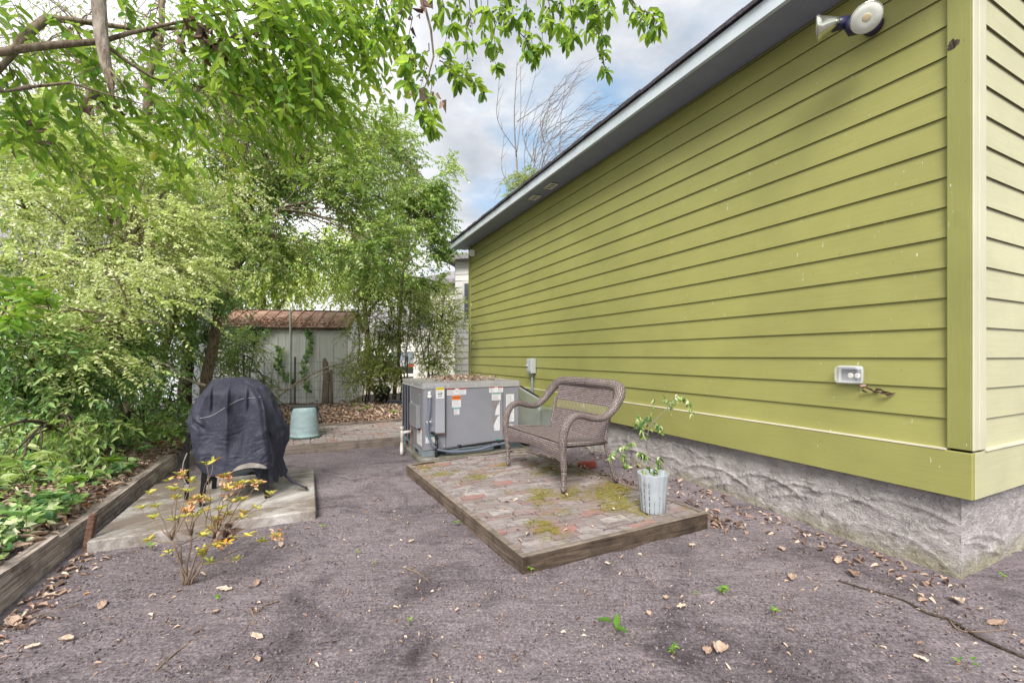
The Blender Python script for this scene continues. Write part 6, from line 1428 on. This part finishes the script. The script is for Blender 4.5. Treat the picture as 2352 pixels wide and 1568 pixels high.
# 17. bare tree and leafy shrub rising behind the roof
bt_b = V((.9, 21, 0)); rg3 = np.random.default_rng(5)
bt = thing('bare_tree', bt_b, 'leafless tree with long slanting shoots rising behind the roof', 'tree')
YB = 19.0; mb = MB(); cr = at(1190, 500, YB)
mb.tube([at(1200,817,YB)-UP*1.2, at(1195,600,YB), at(1190,440,YB), at(1186,360,YB)], [.16,.12,.06,.04], 8); mb.tube([at(1196,620,YB), at(1240,480,YB), at(1270,420,YB)], [.1,.06,.04], 8)
def curve(a_, b_, bowx, r, k):
    p, q = at(*a_, YB+rg3.normal(0,.5)), at(*b_, YB+rg3.normal(0,.8)); m_ = (p+q)/2+V((bowx,0,.0)); P_ = spline([p, p.lerp(m_, .55)+V((bowx*.3,0,0)), m_, q.lerp(m_, .4), q], 3)
    mb.tube(P_, list(np.linspace(r, .010, len(P_))), 4)
    for j in range(3, len(P_)-1, 2):
        d = (P_[j+1]-P_[j-1]).normalized(); s = V((-d.z, 0, d.x))*(-1)**j; ln = rg3.uniform(.3,.9); mb.tube([P_[j], P_[j]+(d*.8+s*.45)*ln*.6, P_[j]+(d*.95+s*.45)*ln], [.010,.008,.005], 3)
curve((1186,360),(1188,140),-.1,.032,0); curve((1187,350),(1195,150),.1,.02,1); curve((1186,345),(1148,170),-.5,.022,2); curve((1187,280),(1340,140),.3,.022,3); curve((1187,450),(1158,310),-.4,.02,4); curve((1180,400),(1150,440),-.3,.015,4)
hubs = [(1212,430), (1240,400), (1262,405), (1228,372), (1290,372), (1250,330)]
for h_ in hubs: curve((1235,490), h_, -.15, .040, 0)
for k in range(26):
    a_ = hubs[k % 6]; e = (1262+k*5.8+rg3.normal(0,20), 150+max(0,k-11)*7+rg3.uniform(0,90)); curve(a_, e, -rg3.uniform(.1,.8), .017, k)
mb.build('branches', 'twigg', bt, smooth=True)
tree('roofline_evergreen', at(1210,817,17.5)-UP*1.2, [(bend(at(1210,817,17.5)-UP*1.2, at(1200,440,17.5), 0, 6, .02, 2), (.12,.03))], [B(1195,440,17.5,.75,.5,.8,130), B(1215,410,17.5,.5,.4,.5,70), B(1175,420,17.5,.3,.3,.3,24)], 'narrow-leaved evergreen top peeking over the roof edge under the bare tree', 'tree', 'lf_olive', 'bark', (.3,.6), 10, .11, .034, .2, .6, (0,0,.3), (.1,.9), down=.1, seed=70, branches=20)
# ================================================================ sky, sun, camera
w = bpy.data.worlds.new("World"); bpy.context.scene.world = w; w.use_nodes = True; nt = w.node_tree; nt.nodes.clear(); g = N(nt)
SUN = V((-.12, -.75, .75)).normalized()
sky = g.n('TexSky', sky_type='NISHITA'); sky.sun_disc = False
sky.sun_elevation = math.asin(SUN.z); sky.sun_rotation = math.atan2(SUN.x, SUN.y)
tc = g.n('TexCoord').outputs['Generated']; sep = g.n('SeparateXYZ'); g.l(tc, sep.inputs[0])
zz = g.math('ADD', g.math('MAXIMUM', sep.outputs[2], 0.0), .22)
cmb = g.n('CombineXYZ'); g.l(g.math('DIVIDE', sep.outputs[0], zz), cmb.inputs[0]); g.l(g.math('DIVIDE', sep.outputs[1], zz), cmb.inputs[1])
mp = g.n('Mapping'); g.l(cmb.outputs[0], mp.inputs[0]); mp.inputs['Location'].default_value = CLOUD_OFF
n1 = g.noise(mp.outputs[0], 1.05, 9, .55, .25)
mask = g.ramp(n1, [(.37, (0,0,0)), (.49, (1,1,1))])
n2 = g.noise(mp.outputs[0], 2.0, 7, .6, .2)
cl = g.ramp(n2, [(.36, (2.0, 2.15, 2.4)), (.50, (2.75, 2.85, 3.05)), (.62, (3.7, 3.75, 3.8))])
lft = g.ramp(g.math('MULTIPLY', sep.outputs[0], -1.0), [(.08, (0,0,0)), (.38, (1,1,1))])
skyc = g.mix(1.0, sky.outputs[0], (1.0, 1.0, .95), 'MULTIPLY')
hz = g.ramp(sep.outputs[2], [(.0, (.9,.9,.9)), (.20, (.0,.0,.0))])
mask2 = g.mix(1.0, mask, hz, 'SCREEN'); cl = g.mix(g.ramp(sep.outputs[2], [(.05, (1,1,1)), (.32, (0,0,0))]), cl, (5.2, 5.2, 5.2)); cl = g.mix(lft, cl, (5.0, 5.0, 5.0)); mask2 = g.mix(1.0, mask2, lft, 'SCREEN')
mixc = g.mix(mask2, g.mix(.6, skyc, (1.2, 2.05, 2.9)), cl)
bg = g.n('Background'); g.l(mixc, bg.inputs[0]); bg.inputs[1].default_value = .10
wo = g.n('OutputWorld'); g.l(bg.outputs[0], wo.inputs[0])
sl_ = bpy.data.lights.new('sun', 'SUN'); sl_.energy = SUN_E; sl_.angle = math.radians(SUN_A); sl_.color = (1, .95, .86)
so_ = bpy.data.objects.new('sun', sl_); C.objects.link(so_); so_.rotation_euler = (-SUN).to_track_quat('-Z', 'Y').to_euler(); so_.location = (3, -6, 9)
cam = bpy.data.cameras.new('camera'); co = bpy.data.objects.new('camera', cam); C.objects.link(co)
co.location = (0, 0, H); co.rotation_euler = (PI/2, 0, 0); cam.sensor_width = 36; cam.lens = 36*F/2352; cam.shift_y = (HY-784)/2352; cam.clip_end = 600; cam.clip_start = .05
bpy.context.scene.camera = co
sc = bpy.context.scene
sc.view_settings.view_transform = 'Standard'; sc.view_settings.look = 'None'; sc.view_settings.gamma = 1; sc.view_settings.exposure = EXPO
